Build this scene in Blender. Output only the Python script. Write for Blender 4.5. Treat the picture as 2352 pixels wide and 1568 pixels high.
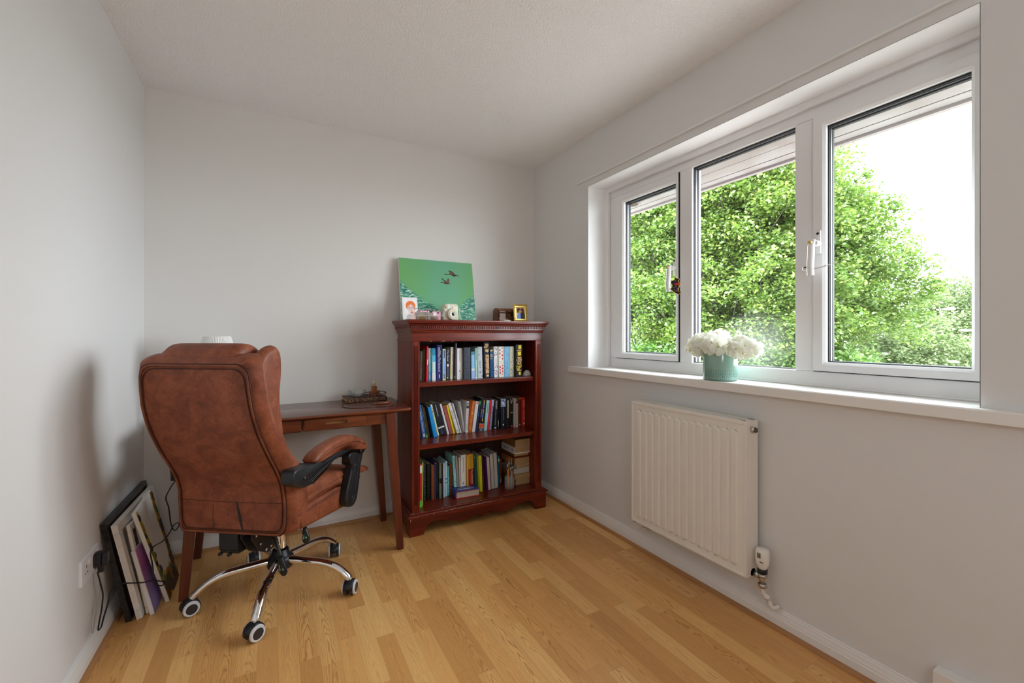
import bpy, bmesh, math, random
import numpy as np
from mathutils import Vector, Matrix, Euler
PI = math.pi
sc = bpy.context.scene
COL = sc.collection
for o in list(bpy.data.objects): bpy.data.objects.remove(o)
# ------------------------------------------------------------------ camera
YAW = 0.502736
cam_d = bpy.data.cameras.new('camera'); cam = bpy.data.objects.new('camera', cam_d); COL.objects.link(cam)
cam.location = (0, 0, 1.149); cam.rotation_euler = (PI/2, 0, -YAW)
cam_d.sensor_width = 36; cam_d.lens = 998.98/2352*36; cam_d.shift_y = -15.6/2352
cam_d.clip_start = 0.02; cam_d.clip_end = 200
sc.camera = cam
# ------------------------------------------------------------------ light
world = bpy.data.worlds.new('overcast_sky'); sc.world = world; world.use_nodes = True
wn = world.node_tree; bg = wn.nodes['Background']
wtc = wn.nodes.new('ShaderNodeTexCoord'); wno = wn.nodes.new('ShaderNodeTexNoise'); wno.inputs['Scale'].default_value = 1.6
wrp = wn.nodes.new('ShaderNodeValToRGB'); wrp.color_ramp.elements[0].color = (.80,.90,1.0,1); wrp.color_ramp.elements[1].color = (.93,.97,1,1)
wn.links.new(wtc.outputs['Generated'], wno.inputs['Vector']); wn.links.new(wno.outputs['Fac'], wrp.inputs['Fac']); wn.links.new(wrp.outputs['Color'], bg.inputs['Color'])
bg.inputs['Strength'].default_value = SKY = 17.0
pl = bpy.data.lights.new('window_portal', 'AREA'); pl.shape = 'RECTANGLE'; pl.size = 1.75; pl.size_y = 1.15; pl.cycles.is_portal = True
po = bpy.data.objects.new('window_portal', pl); COL.objects.link(po); po.location = (1.985, 1.303, 1.5); po.rotation_euler = (PI/2, 0, PI/2)
sc.view_settings.view_transform = 'Standard'; sc.view_settings.look = 'None'; sc.view_settings.gamma = 1
sc.view_settings.use_curve_mapping = False; sc.view_settings.exposure = 0.0
sc.cycles.max_bounces = 12; sc.cycles.diffuse_bounces = 8; sc.cycles.transparent_max_bounces = 24; sc.cycles.sample_clamp_indirect = 6
ld = bpy.data.lights.new('added_fill_light', 'POINT'); ld.energy = 12.5; ld.shadow_soft_size = .17; ld.color = (.92, .96, 1)
lo = bpy.data.objects.new('added_fill_light', ld); COL.objects.link(lo); lo.location = (.15, -.85, 1.50)     # unseen fill light added behind the camera to brighten the room
# ------------------------------------------------------------------ helpers
def L1(c): c /= 255; return c/12.92 if c <= .04045 else ((c+.055)/1.055)**2.4
def S(r, g, b, k=1.0): return tuple(min(.88, L1(v)*k) for v in (r, g, b))+(1,)
MATS = {}
def mat(name, col=(.8,.8,.8,1), rough=.5, metal=0, spec=.5, coat=0, bump=None, var=None, emit=None, trans=0, ior=1.45, sheen=0):
    if name in MATS: return MATS[name]
    m = bpy.data.materials.new(name); m.use_nodes = True; nt = m.node_tree; p = nt.nodes['Principled BSDF']
    p.inputs['Base Color'].default_value = col; p.inputs['Roughness'].default_value = rough; p.inputs['Metallic'].default_value = metal
    p.inputs['Specular IOR Level'].default_value = spec; p.inputs['Coat Weight'].default_value = coat; p.inputs['Coat Roughness'].default_value = .15
    p.inputs['Transmission Weight'].default_value = trans; p.inputs['IOR'].default_value = ior; p.inputs['Sheen Weight'].default_value = sheen
    tc = nt.nodes.new('ShaderNodeTexCoord')
    if bump:                                    # (scale, strength, distance)
        n = nt.nodes.new('ShaderNodeTexNoise'); n.inputs['Scale'].default_value = bump[0]; n.inputs['Detail'].default_value = 4
        b = nt.nodes.new('ShaderNodeBump'); b.inputs['Strength'].default_value = bump[1]; b.inputs['Distance'].default_value = bump[2]
        nt.links.new(tc.outputs['Object'], n.inputs['Vector']); nt.links.new(n.outputs['Fac'], b.inputs['Height']); nt.links.new(b.outputs['Normal'], p.inputs['Normal'])
    if var:                                     # (scale, second colour, vector scale)
        mp = nt.nodes.new('ShaderNodeMapping'); mp.inputs['Scale'].default_value = var[2] if len(var) > 2 else (1,1,1)
        n = nt.nodes.new('ShaderNodeTexNoise'); n.inputs['Scale'].default_value = var[0]; n.inputs['Detail'].default_value = 6; n.inputs['Distortion'].default_value = .4
        r = nt.nodes.new('ShaderNodeValToRGB'); r.color_ramp.elements[0].position = .35; r.color_ramp.elements[1].position = .65
        r.color_ramp.elements[0].color = col; r.color_ramp.elements[1].color = var[1]
        nt.links.new(tc.outputs['Object'], mp.inputs['Vector']); nt.links.new(mp.outputs['Vector'], n.inputs['Vector'])
        nt.links.new(n.outputs['Fac'], r.inputs['Fac']); nt.links.new(r.outputs['Color'], p.inputs['Base Color'])
    MATS[name] = m; return m
class G:
    """tiny node-graph writer"""
    def __init__(s, name, rough=.5, **k):
        s.m = mat(name, rough=rough, **k); s.nt = s.m.node_tree; s.p = s.nt.nodes['Principled BSDF']
        s.tc = s.nt.nodes.new('ShaderNodeTexCoord').outputs['Object']
    def n(s, t, **k):
        nd = s.nt.nodes.new('ShaderNode'+t)
        for a, v in k.items():
            if a.startswith('i_'):
                key = a[2:]; key = int(key) if key.isdigit() else key.replace('_', ' ')
                if hasattr(v, 'is_linked') or isinstance(v, bpy.types.NodeSocket): s.nt.links.new(v, nd.inputs[key])
                else: nd.inputs[key].default_value = v
            else: setattr(nd, a, v)
        return nd
    def math(s, op, a, b=0.0, c=None):
        nd = s.nt.nodes.new('ShaderNodeMath'); nd.operation = op
        for i, v in enumerate((a, b) if c is None else (a, b, c)):
            if isinstance(v, bpy.types.NodeSocket): s.nt.links.new(v, nd.inputs[i])
            else: nd.inputs[i].default_value = v
        return nd.outputs[0]
    def xyz(s, x, y, z):
        nd = s.nt.nodes.new('ShaderNodeCombineXYZ')
        for i, v in enumerate((x, y, z)):
            if isinstance(v, bpy.types.NodeSocket): s.nt.links.new(v, nd.inputs[i])
            else: nd.inputs[i].default_value = v
        return nd.outputs[0]
    def ramp(s, fac, stops):
        nd = s.nt.nodes.new('ShaderNodeValToRGB'); cr = nd.color_ramp
        while len(cr.elements) < len(stops): cr.elements.new(.5)
        for e, (p, c) in zip(cr.elements, stops): e.position = p; e.color = c
        s.nt.links.new(fac, nd.inputs[0]); return nd.outputs[0]
    def mix(s, f, a, b, typ='MIX'):
        nd = s.nt.nodes.new('ShaderNodeMix'); nd.data_type = 'RGBA'; nd.blend_type = typ
        for i, v in ((0, f), (6, a), (7, b)):
            if isinstance(v, bpy.types.NodeSocket): s.nt.links.new(v, nd.inputs[i])
            else: nd.inputs[i].default_value = v
        return nd.outputs[2]
    def out(s, sock, name): s.nt.links.new(sock, s.p.inputs[name])
    def bump(s, h, st, d): 
        b = s.n('Bump', i_Strength=st, i_Distance=d, i_Height=h); s.out(b.outputs[0], 'Normal')
CC = {}
def C(r, g, b, rough=.55, k=1.0):
    key = (r, g, b, rough, k)
    if key not in CC: CC[key] = mat('paint_%d_%d_%d_%d_%d' % (r, g, b, rough*100, k*10), S(r, g, b, k), rough)
    return CC[key]
class MB:
    """collects faces and links them as ONE mesh object"""
    def __init__(s): s.v = []; s.f = []; s.mi = []; s.sm = []; s.T = Matrix()
    def add(s, vs, fs, mi=0, smooth=False):
        k = len(s.v); s.v += [tuple(s.T @ Vector(p)) for p in vs]
        for f in fs: s.f.append(tuple(i+k for i in f)); s.mi.append(mi); s.sm.append(smooth)
        return s
    def box(s, x0, x1, y0, y1, z0, z1, mi=0):
        v = [(x, y, z) for z in (z0, z1) for y in (y0, y1) for x in (x0, x1)]
        return s.add(v, [(0,2,3,1),(4,5,7,6),(0,1,5,4),(1,3,7,5),(3,2,6,7),(2,0,4,6)], mi)
    def hexa(s, p, mi=0):    # 8 corners: bottom 4 ccw, top 4 ccw
        return s.add(p, [(3,2,1,0),(4,5,6,7),(0,1,5,4),(1,2,6,5),(2,3,7,6),(3,0,4,7)], mi)
    def prism(s, poly, ax, lo, hi, mi=0, smooth=False):
        def P(a, b, c): return {'x': (c, a, b), 'y': (a, c, b), 'z': (a, b, c)}[ax]
        n = len(poly); v = [P(a, b, lo) for a, b in poly]+[P(a, b, hi) for a, b in poly]
        s.add(v, [tuple(range(n))[::-1], tuple(range(n, 2*n))], mi)
        k = len(s.v)-2*n
        for i in range(n): s.f.append((k+i, k+(i+1) % n, k+n+(i+1) % n, k+n+i)); s.mi.append(mi); s.sm.append(smooth)
        return s
    def loft(s, secs, mi=0, caps=True, closed=True, smooth=True):
        n = len(secs[0]); v = [p for q in secs for p in q]; f = []
        for j in range(len(secs)-1):
            for i in range(n if closed else n-1):
                a = j*n+i; b = j*n+(i+1) % n; f.append((a, b, b+n, a+n))
        if caps: f += [tuple(range(n))[::-1], tuple(range((len(secs)-1)*n, len(secs)*n))]
        return s.add(v, f, mi, smooth)
    def tube(s, pts, r, n=10, mi=0, closed=False, flat=1.0):
        pts = [Vector(p) for p in pts]; m = len(pts); R = r if isinstance(r, (list, tuple)) else [r]*m
        secs = []; up = None
        for i, p in enumerate(pts):
            a = pts[(i-1) % m] if (closed or i > 0) else p; b = pts[(i+1) % m] if (closed or i < m-1) else p
            t = (b-a).normalized() if (b-a).length > 1e-9 else Vector((0,0,1))
            if up is None:
                up = Vector((0,0,1)) if abs(t.z) < .9 else Vector((1,0,0))
            u = (up-t*up.dot(t)); 
            if u.length < 1e-6: u = t.orthogonal()
            u.normalize(); w = t.cross(u); up = u
            secs.append([tuple(p+(u*math.cos(2*PI*k/n)*flat+w*math.sin(2*PI*k/n))*R[i]) for k in range(n)])
        if closed: secs.append(secs[0])
        return s.loft(secs, mi, caps=not closed)
    def lathe(s, prof, n=24, c=(0,0,0), mi=0, ax='z'):
        secs = []
        for r, z in prof:
            q = []
            for k in range(n):
                a, b = r*math.cos(2*PI*k/n), r*math.sin(2*PI*k/n)
                q.append({'z': (c[0]+a, c[1]+b, c[2]+z), 'x': (c[0]+z, c[1]+a, c[2]+b), 'y': (c[0]+a, c[1]+z, c[2]+b)}[ax])
            secs.append(q)
        return s.loft(secs, mi, caps=True)
    def cyl(s, a, b, r, n=16, mi=0): return s.tube([a, b], r, n, mi)
    def ball(s, c, r, n=12, mi=0, sq=(1,1,1)):
        return s.loft([[(c[0]+r*sq[0]*math.sin(t)*math.cos(2*PI*k/n), c[1]+r*sq[1]*math.sin(t)*math.sin(2*PI*k/n), c[2]+r*sq[2]*math.cos(t)) for k in range(n)] for t in [PI*(.03+.94*j/(n//2+2)) for j in range(n//2+3)]], mi)
    def pillow(s, prof, x0, x1, r, mi=0, ns=5):   # side profile (y,z) extruded along x with rounded edges
        if len(prof) < 40: prof = [(p.x, p.y) for p in smooth_path([(a, b, 0) for a, b in prof], 2, True)]
        cy = sum(p[0] for p in prof)/len(prof); cz = sum(p[1] for p in prof)/len(prof)
        def inset(d):
            o = []; n = len(prof)
            for i in range(n):
                a = Vector(prof[i-1]); b = Vector(prof[i]); c = Vector(prof[(i+1) % n])
                t = (c-a).normalized(); nn = Vector((-t.y, t.x))
                if nn.dot(Vector((cy, cz))-b) < 0: nn = -nn
                o.append(b+nn*d)
            return o
        secs = []
        for k in range(ns+1):
            a = PI/2*k/ns; q = inset(r*(1-math.sin(a))); secs.append([(x0+r*(1-math.cos(a)), p.x, p.y) for p in q])
        for k in range(ns, -1, -1):
            a = PI/2*k/ns; q = inset(r*(1-math.sin(a))); secs.append([(x1-r*(1-math.cos(a)), p.x, p.y) for p in q])
        return s.loft(secs, mi)
    def build(s, name, mats, parent=None, bevel=0, seg=2, sub=0, weld=False, loc=None):
        me = bpy.data.meshes.new(name); me.from_pydata(s.v, [], s.f)
        for m in (mats if isinstance(mats, (list, tuple)) else [mats]): me.materials.append(m)
        me.polygons.foreach_set('material_index', s.mi); me.polygons.foreach_set('use_smooth', s.sm); me.update()
        bm = bmesh.new(); bm.from_mesh(me)
        if weld: bmesh.ops.remove_doubles(bm, verts=bm.verts, dist=1e-5)
        bmesh.ops.recalc_face_normals(bm, faces=bm.faces); bm.to_mesh(me); bm.free()
        o = bpy.data.objects.new(name, me); COL.objects.link(o)
        if parent is not None: o.parent = parent
        if bevel:
            b = o.modifiers.new('b', 'BEVEL'); b.width = bevel; b.segments = seg; b.limit_method = 'ANGLE'; b.angle_limit = .6
        if sub:
            b = o.modifiers.new('s', 'SUBSURF'); b.levels = sub; b.render_levels = sub
        return o
def tag(o, label=None, cat=None, group=None, kind=None):
    if label: o['label'] = label
    if cat: o['category'] = cat
    if group: o['group'] = group
    if kind: o['kind'] = kind
    return o
def thing(name, label, cat, loc=(0,0,0), rz=0, group=None, rx=0, ry=0):
    o = bpy.data.objects.new(name, None); COL.objects.link(o); o.empty_display_size = .05
    o.location = loc; o.rotation_euler = (rx, ry, rz); return tag(o, label, cat, group)
def struct(o): o['kind'] = 'structure'; return o
TX = {}
def text_geo(body):
    if body not in TX:
        cu = bpy.data.curves.new('t', 'FONT'); cu.body = body; cu.size = 1; cu.resolution_u = 2
        ob = bpy.data.objects.new('t', cu); COL.objects.link(ob); dg = bpy.context.evaluated_depsgraph_get()
        me = bpy.data.meshes.new_from_object(ob.evaluated_get(dg)); v = np.array([x.co[:2] for x in me.vertices]); f = [tuple(p.vertices) for p in me.polygons]
        bpy.data.objects.remove(ob); bpy.data.curves.remove(cu); bpy.data.meshes.remove(me)
        v -= v.min(0); v /= v.max(0); TX[body] = (v, f)
    return TX[body]
def put_text(mb, body, o, ex, ey, mi):   # unit text box mapped on origin o, width vector ex, height vector ey
    v, f = text_geo(body); o, ex, ey = Vector(o), Vector(ex), Vector(ey)
    mb.add([tuple(o+ex*float(a)+ey*float(b)) for a, b in v], f, mi)
def rrect(x0, x1, z0, z1, r, n=5):
    o = []
    for cx, cz, a0 in ((x1-r, z1-r, 0), (x0+r, z1-r, 90), (x0+r, z0+r, 180), (x1-r, z0+r, 270)):
        for k in range(n+1):
            a = math.radians(a0+90*k/n); o.append((cx+r*math.cos(a), cz+r*math.sin(a)))
    return o
def smooth_path(P, k=6, closed=False):
    P = [Vector(p) for p in P]; n = len(P); o = []
    for i in range(n if closed else n-1):
        g = lambda j: P[j % n] if closed else P[min(max(j, 0), n-1)]
        a, b, c, d = g(i-1), g(i), g(i+1), g(i+2)
        for t in range(k):
            t /= k; o.append(.5*((2*b)+(c-a)*t+(2*a-5*b+4*c-d)*t*t+(3*b-a-3*c+d)*t**3))
    if not closed: o.append(P[-1])
    return o
# ------------------------------------------------------------------ materials
M_wall = mat('wall_paint', (.735,.732,.728,1), .75, bump=(260, .12, .002))
M_wallb = mat('back_wall_paint', (.75,.735,.712,1), .75, bump=(260, .12, .002))
g = G('artex_ceiling', rough=.85); g.p.inputs['Base Color'].default_value = (.89,.88,.88,1)
nz = g.n('TexNoise', i_Vector=g.tc, i_Scale=150.0, i_Detail=3.0); vo = g.n('TexVoronoi', i_Vector=g.tc, i_Scale=120.0)
g.bump(g.math('ADD', nz.outputs[0], g.math('MULTIPLY', vo.outputs[0], -.6)), .65, .0045); M_ceil = g.m
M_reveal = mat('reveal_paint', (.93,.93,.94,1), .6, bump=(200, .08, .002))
M_trim = mat('white_gloss_paint', (.82,.81,.79,1), .3, bump=(40, .08, .002))
M_upvc = mat('white_upvc', (.83,.83,.84,1), .28, spec=.5)
M_sill = mat('sill_gloss', (.84,.82,.79,1), .35)
M_gask = mat('black_rubber', (.012,.012,.014,1), .6)
M_alu = mat('spacer_bar', (.25,.25,.27,1), .35, metal=.8)
M_rad = mat('radiator_enamel', (.83,.80,.745,1), .35)
M_black = mat('black_plastic', (.012,.013,.016,1), .38, bump=(300, .05, .001))
M_blackm = mat('black_metal', (.015,.015,.016,1), .45)
M_chrome = mat('chrome', (.82,.82,.84,1), .06, metal=1)
M_steel = mat('brushed_steel', (.55,.53,.5,1), .3, metal=1)
M_gold = mat('gold_leaf', (.75,.55,.16,1), .32, metal=.9)
M_page = mat('book_pages', (.66,.60,.48,1), .8, bump=(900, .3, .001), var=(400, (.54,.48,.37,1), (1,1,.04)))
M_paget = mat('tan_book_pages', (.50,.34,.17,1), .8, var=(400, (.40,.26,.12,1), (1,1,.04)))
M_pageg = mat('grey_book_pages', (.60,.58,.54,1), .8, var=(300, (.46,.44,.41,1), (1,.1,.02)))
M_white = mat('white_card', (.82,.81,.79,1), .6)
M_canvas = mat('canvas_cloth', (.80,.78,.75,1), .8, bump=(700, .2, .001))
# bead / desk / bookcase timber
def wood(name, c1, c2, c3, rough, coat, sc_=(30, 30, 1.6), spec=.5):
    g = G(name, rough=rough, coat=coat, spec=spec)
    mp = g.n('Mapping', i_Vector=g.tc, i_Scale=sc_); a = g.n('TexNoise', i_Vector=mp.outputs[0], i_Scale=1.0, i_Detail=6.0, i_Distortion=.8)
    b = g.n('TexNoise', i_Vector=mp.outputs[0], i_Scale=6.0, i_Detail=4.0)
    f = g.math('ADD', g.math('MULTIPLY', a.outputs[0], .75), g.math('MULTIPLY', b.outputs[0], .25))
    g.out(g.ramp(f, [(.34, c1), (.5, c2), (.66, c3)]), 'Base Color'); g.bump(b.outputs[0], .04, .001); return g.m
M_mah = wood('mahogany', (.075,.006,.003,1), (.15,.015,.005,1), (.24,.032,.010,1), .36, .15, spec=.35)
M_mahx = wood('mahogany_cross', (.070,.006,.003,1), (.135,.014,.005,1), (.21,.028,.009,1), .28, .2, (1.6, 30, 30), .4)
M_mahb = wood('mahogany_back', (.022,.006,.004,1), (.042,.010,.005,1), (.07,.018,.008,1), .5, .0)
M_desk = wood('cherry_wood', (.10,.022,.007,1), (.165,.038,.010,1), (.24,.060,.016,1), .3, .3, (1.8, 26, 26))
M_deskl = wood('cherry_legs', (.075,.013,.006,1), (.12,.022,.009,1), (.17,.035,.012,1), .35, .25)
M_top = wood('desk_top_lacquer', (.075,.017,.010,1), (.10,.025,.014,1), (.135,.036,.018,1), .22, .35, (1.8, 26, 26))
M_bead = wood('oak_bead', (.36,.17,.065,1), (.44,.215,.085,1), (.50,.26,.11,1), .45, .1, (30, 1.5, 30))
M_beadx = wood('oak_bead_cross', (.36,.17,.065,1), (.44,.215,.085,1), (.50,.26,.11,1), .45, .1, (1.5, 30, 30))
# laminate floor: strips along y
g = G('oak_strip_laminate', rough=.32, spec=.5, coat=.0)
sp = g.n('SeparateXYZ', i_Vector=g.tc); fx, fy = sp.outputs[0], sp.outputs[1]
u = g.math('DIVIDE', g.math('ADD', fx, 5.027), .0655); iu = g.math('FLOOR', u)
wn1 = g.n('TexWhiteNoise', noise_dimensions='1D', i_W=iu)
v_ = g.math('DIVIDE', g.math('ADD', fy, g.math('MULTIPLY', wn1.outputs[0], 1.3)), .46); iv = g.math('FLOOR', v_)
wn2 = g.n('TexWhiteNoise', noise_dimensions='2D', i_Vector=g.xyz(iu, iv, 0.0)); rnd = wn2.outputs[0]
base = g.ramp(rnd, [(0, (.64,.320,.100,1)), (.35, (.73,.38,.125,1)), (.65, (.81,.44,.15,1)), (1, (.88,.53,.20,1))])
lx = g.math('SUBTRACT', g.math('FRACT', u), .5); off = g.math('MULTIPLY', rnd, 37.0)
gv = g.xyz(g.math('MULTIPLY', g.math('ADD', lx, off), 1.0), g.math('ADD', g.math('MULTIPLY', fy, .55), off), off)
wv = g.n('TexWave', wave_type='RINGS', rings_direction='Z', i_Scale=1.0, i_Distortion=0.0)
wob = g.n('TexNoise', i_Vector=g.xyz(g.math('MULTIPLY', lx, .8), g.math('MULTIPLY', fy, 2.2), off), i_Scale=1.6, i_Detail=3.0)
# cathedral figure: parabola levels  y*k + x^2 * m + noise
lev = g.math('ADD', g.math('MULTIPLY', fy, 7.5), g.math('ADD', g.math('MULTIPLY', g.math('MULTIPLY', lx, lx), 17.0), g.math('MULTIPLY', wob.outputs[0], 6.5)))
ring = g.math('ABSOLUTE', g.math('SUBTRACT', g.math('FRACT', g.math('MULTIPLY', lev, 1.25)), .5))
fin = g.n('TexNoise', i_Vector=g.xyz(g.math('MULTIPLY', fx, 130.0), g.math('MULTIPLY', fy, 5.0), off), i_Scale=1.0, i_Detail=5.0)
r2 = g.n('SeparateXYZ', i_Vector=wn2.outputs[1]).outputs[1]; fig = g.math('ADD', .15, g.math('MULTIPLY', g.math('POWER', r2, 1.5), .85))
dk = g.math('MULTIPLY', g.math('POWER', g.math('MULTIPLY', ring, 2.0), 3.0), g.math('MULTIPLY', fig, .9))
dk = g.math('ADD', dk, g.math('MULTIPLY', g.math('SUBTRACT', fin.outputs[0], .45), .55))
c1 = g.mix(dk, base, (.40,.165,.045,1)); 
sx = g.math('LESS_THAN', g.math('SUBTRACT', .5, g.math('ABSOLUTE', lx)), .012)
sy = g.math('LESS_THAN', g.math('FRACT', v_), .004)
c2 = g.mix(g.math('MULTIPLY', g.math('MAXIMUM', sx, sy), .18), c1, (.10,.04,.015,1))
g.out(c2, 'Base Color'); g.bump(fin.outputs[0], .03, .001)
g.out(g.math('ADD', .24, g.math('MULTIPLY', fin.outputs[0], .16)), 'Roughness'); M_floor = g.m
# leather
g = G('distressed_brown_leather', rough=.5, spec=.4)
a = g.n('TexNoise', i_Vector=g.tc, i_Scale=13.0, i_Detail=9.0, i_Roughness=.72, i_Distortion=.5)
b = g.n('TexVoronoi', feature='DISTANCE_TO_EDGE', i_Vector=g.mix(.22, g.tc, g.n('TexNoise', i_Vector=g.tc, i_Scale=7.0).outputs[1]), i_Scale=34.0)
base = g.ramp(a.outputs[0], [(.28, (.095,.022,.010,1)), (.45, (.185,.048,.020,1)), (.62, (.26,.074,.033,1)), (.8, (.36,.12,.058,1))])
vein = g.math('MULTIPLY', g.math('MULTIPLY', g.math('LESS_THAN', b.outputs[0], .05), g.math('GREATER_THAN', a.outputs[0], .50)), .13)
g.out(g.mix(vein, base, (.46,.16,.065,1)), 'Base Color')
fn = g.n('TexNoise', i_Vector=g.tc, i_Scale=420.0, i_Detail=3.0); g.bump(g.math('ADD', fn.outputs[0], g.math('MULTIPLY', a.outputs[0], .8)), .18, .0012)
g.out(g.math('ADD', .40, g.math('MULTIPLY', a.outputs[0], .2)), 'Roughness'); M_leather = g.m
M_seam = mat('leather_seam', (.045,.011,.006,1), .6)
def schlick(nt):
    lw = nt.nodes.new('ShaderNodeLayerWeight'); lw.inputs[0].default_value = .5; pw = nt.nodes.new('ShaderNodeMath'); pw.operation = 'POWER'; pw.inputs[1].default_value = 5
    ma = nt.nodes.new('ShaderNodeMath'); ma.operation = 'MULTIPLY_ADD'; ma.inputs[1].default_value = .9; ma.inputs[2].default_value = .03
    nt.links.new(lw.outputs['Facing'], pw.inputs[0]); nt.links.new(pw.outputs[0], ma.inputs[0]); return ma
# window glass: clear, with a haze of condensation low on it
g = G('window_glass'); nt = g.nt; tr = nt.nodes.new('ShaderNodeBsdfTransparent'); tr.inputs[0].default_value = (.96,.98,.97,1)
gl = nt.nodes.new('ShaderNodeBsdfGlossy'); gl.inputs['Roughness'].default_value = .0
fr = schlick(nt); mx = nt.nodes.new('ShaderNodeMixShader')
nt.links.new(fr.outputs[0], mx.inputs[0]); nt.links.new(tr.outputs[0], mx.inputs[1]); nt.links.new(gl.outputs[0], mx.inputs[2])
nt.links.new(mx.outputs[0], nt.nodes['Material Output'].inputs[0]); M_glass = g.m
g = G('misted_glass'); nt = g.nt; tr = nt.nodes.new('ShaderNodeBsdfTransparent'); tl = nt.nodes.new('ShaderNodeBsdfTranslucent')
gl = nt.nodes.new('ShaderNodeBsdfGlossy'); gl.inputs['Roughness'].default_value = .0; fr = schlick(nt)
gd = g.n('VectorMath', operation='DISTANCE', i_0=g.tc, i_1=(1.89, 1.20, 1.10)); nn = g.n('TexNoise', i_Vector=g.tc, i_Scale=9.0, i_Detail=5.0)
fac = g.math('MULTIPLY', g.math('MULTIPLY', g.math('MAXIMUM', g.math('SUBTRACT', .26, g.math('ADD', gd.outputs['Value'], g.math('MULTIPLY', nn.outputs[0], .14))), 0.0), 4.0), .055)
m1 = nt.nodes.new('ShaderNodeMixShader'); m2 = nt.nodes.new('ShaderNodeMixShader')
nt.links.new(fac, m1.inputs[0]); nt.links.new(tr.outputs[0], m1.inputs[1]); nt.links.new(tl.outputs[0], m1.inputs[2])
nt.links.new(fr.outputs[0], m2.inputs[0]); nt.links.new(m1.outputs[0], m2.inputs[1]); nt.links.new(gl.outputs[0], m2.inputs[2])
nt.links.new(m2.outputs[0], nt.nodes['Material Output'].inputs[0]); M_mist = g.m
M_clear = mat('clear_glass', (.95,.97,.96,1), .03, trans=1, ior=1.45)
# ================================================================== ROOM
XL, XR, YB, YF, ZC = -.571, 1.741, 2.822, -1.25, 2.40
WY0, WY1, WZ0, WZ1, XO = .436, 2.172, .930, 2.083, 2.02
struct(MB().box(XL-.12, XO, YF-.12, YB+.12, -.10, 0).build('floor', M_floor))
struct(MB().box(XL-.12, XO, YF-.12, YB+.12, ZC, ZC+.10).build('ceiling', M_ceil))
struct(MB().box(XL-.12, XL, YF, YB, 0, ZC).build('wall_left', M_wall))
struct(MB().box(XL-.12, XO, YB, YB+.12, 0, ZC).build('wall_back', M_wallb))
struct(MB().box(XL-.12, XO, YF-.12, YF, 0, ZC).build('wall_front', M_wall))
w = MB()
w.box(XR, XO, YF, WY0, 0, ZC).box(XR, XO, WY1, YB, 0, ZC).box(XR, XO, WY0, WY1, WZ1, ZC).box(XR, XO, WY0, WY1, 0, WZ0)
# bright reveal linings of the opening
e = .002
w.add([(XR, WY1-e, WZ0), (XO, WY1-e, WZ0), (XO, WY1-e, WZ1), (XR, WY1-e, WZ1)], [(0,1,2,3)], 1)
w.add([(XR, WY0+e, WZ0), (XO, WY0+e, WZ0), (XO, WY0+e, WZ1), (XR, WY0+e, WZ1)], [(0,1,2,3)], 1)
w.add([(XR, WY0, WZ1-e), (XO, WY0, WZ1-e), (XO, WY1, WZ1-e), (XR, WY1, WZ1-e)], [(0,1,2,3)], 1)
struct(w.build('wall_right', [M_wall, M_reveal]))
# skirting: moulded profile (offset from wall, height)
SK = [(0, .008), (.017, .008), (.017, .042), (.0145, .046), (.0145, .05), (.011, .060), (.010, .066), (.006, .070), (.006, .074), (0, .076)]
def flip(p): return [(a, b) for a, b in p]
struct(MB().prism([(XL+a, z) for a, z in SK], 'y', YF, YB).build('baseboard_left', M_trim))
struct(MB().prism([(XR-a, z) for a, z in SK], 'y', YF, YB).build('baseboard_right', M_trim))
struct(MB().prism([(YB-a, z) for a, z in SK], 'x', XL, XR).build('baseboard_back', M_trim))
struct(MB().prism([(YF+a, z) for a, z in SK], 'x', XL, XR).build('baseboard_front', M_trim))
BD = [(.017, .0)]+[(.017+.013*math.cos(a), .016*math.sin(a)) for a in [PI/2*k/6 for k in range(7)]]+[(.017, .016)]
struct(MB().prism([(XL+a, z) for a, z in BD], 'y', YF, YB).build('trim_1', M_bead))
struct(MB().prism([(YB-a, z) for a, z in BD], 'x', XL, XR).build('trim_2', M_beadx))
struct(MB().prism([(XR-a, z) for a, z in BD], 'y', YF, YB).build('trim_3', M_bead))
struct(MB().box(XR-.011, XR, .30, 2.285, 2.121, 2.130).build('trim_4', M_trim, bevel=.002))
# ================================================================== WINDOW
win = struct(bpy.data.objects.new('window_1', None)); COL.objects.link(win); win.location = (0, 0, 0)
XW, XB_ = 1.89, 1.960
def ring(mb, y0, y1, z0, z1, wl, wr, wb, wt, x0, x1, mi=0, bev=0):
    """mitred rectangular frame; wl is the low-y side width"""
    Y = (y0, y1, y1, y0); Z = (z0, z0, z1, z1); Yi = (y0+wl, y1-wr, y1-wr, y0+wl); Zi = (z0+wb, z0+wb, z1-wt, z1-wt)
    def off(d): return ([y0+wl-d, y1-wr+d, y1-wr+d, y0+wl-d], [z0+wb-d, z0+wb-d, z1-wt+d, z1-wt+d])
    rows = [(x1, Y, Z), (x0, Y, Z)]
    if bev: yy, zz = off(bev); rows += [(x0, yy, zz), (x0+bev, Yi, Zi)]
    else: rows += [(x0, Yi, Zi)]
    rows += [(x1, Yi, Zi)]
    v = [(r[0], r[1][k], r[2][k]) for r in rows for k in range(4)]; n = len(rows)
    f = [(j*4+k, j*4+(k+1) % 4, ((j+1) % n)*4+(k+1) % 4, ((j+1) % n)*4+k) for j in range(n) for k in range(4)]
    mb.add(v, f, mi)
F = MB(); zb, zt = .944, 2.083
F.box(XW, XB_, WY0, WY1, zb, 1.004); F.box(XW, XB_, WY0, WY1, 2.011, zt)            # rails
F.box(XW, XB_, 2.074, WY1, 1.004, 2.011); F.box(XW, XB_, WY0, .475, 1.004, 2.011)     # jambs
F.box(XW, XB_, 1.515, 1.592, 1.004, 2.011); F.box(XW, XB_, .940, 1.011, 1.004, 2.011) # mullions
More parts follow.
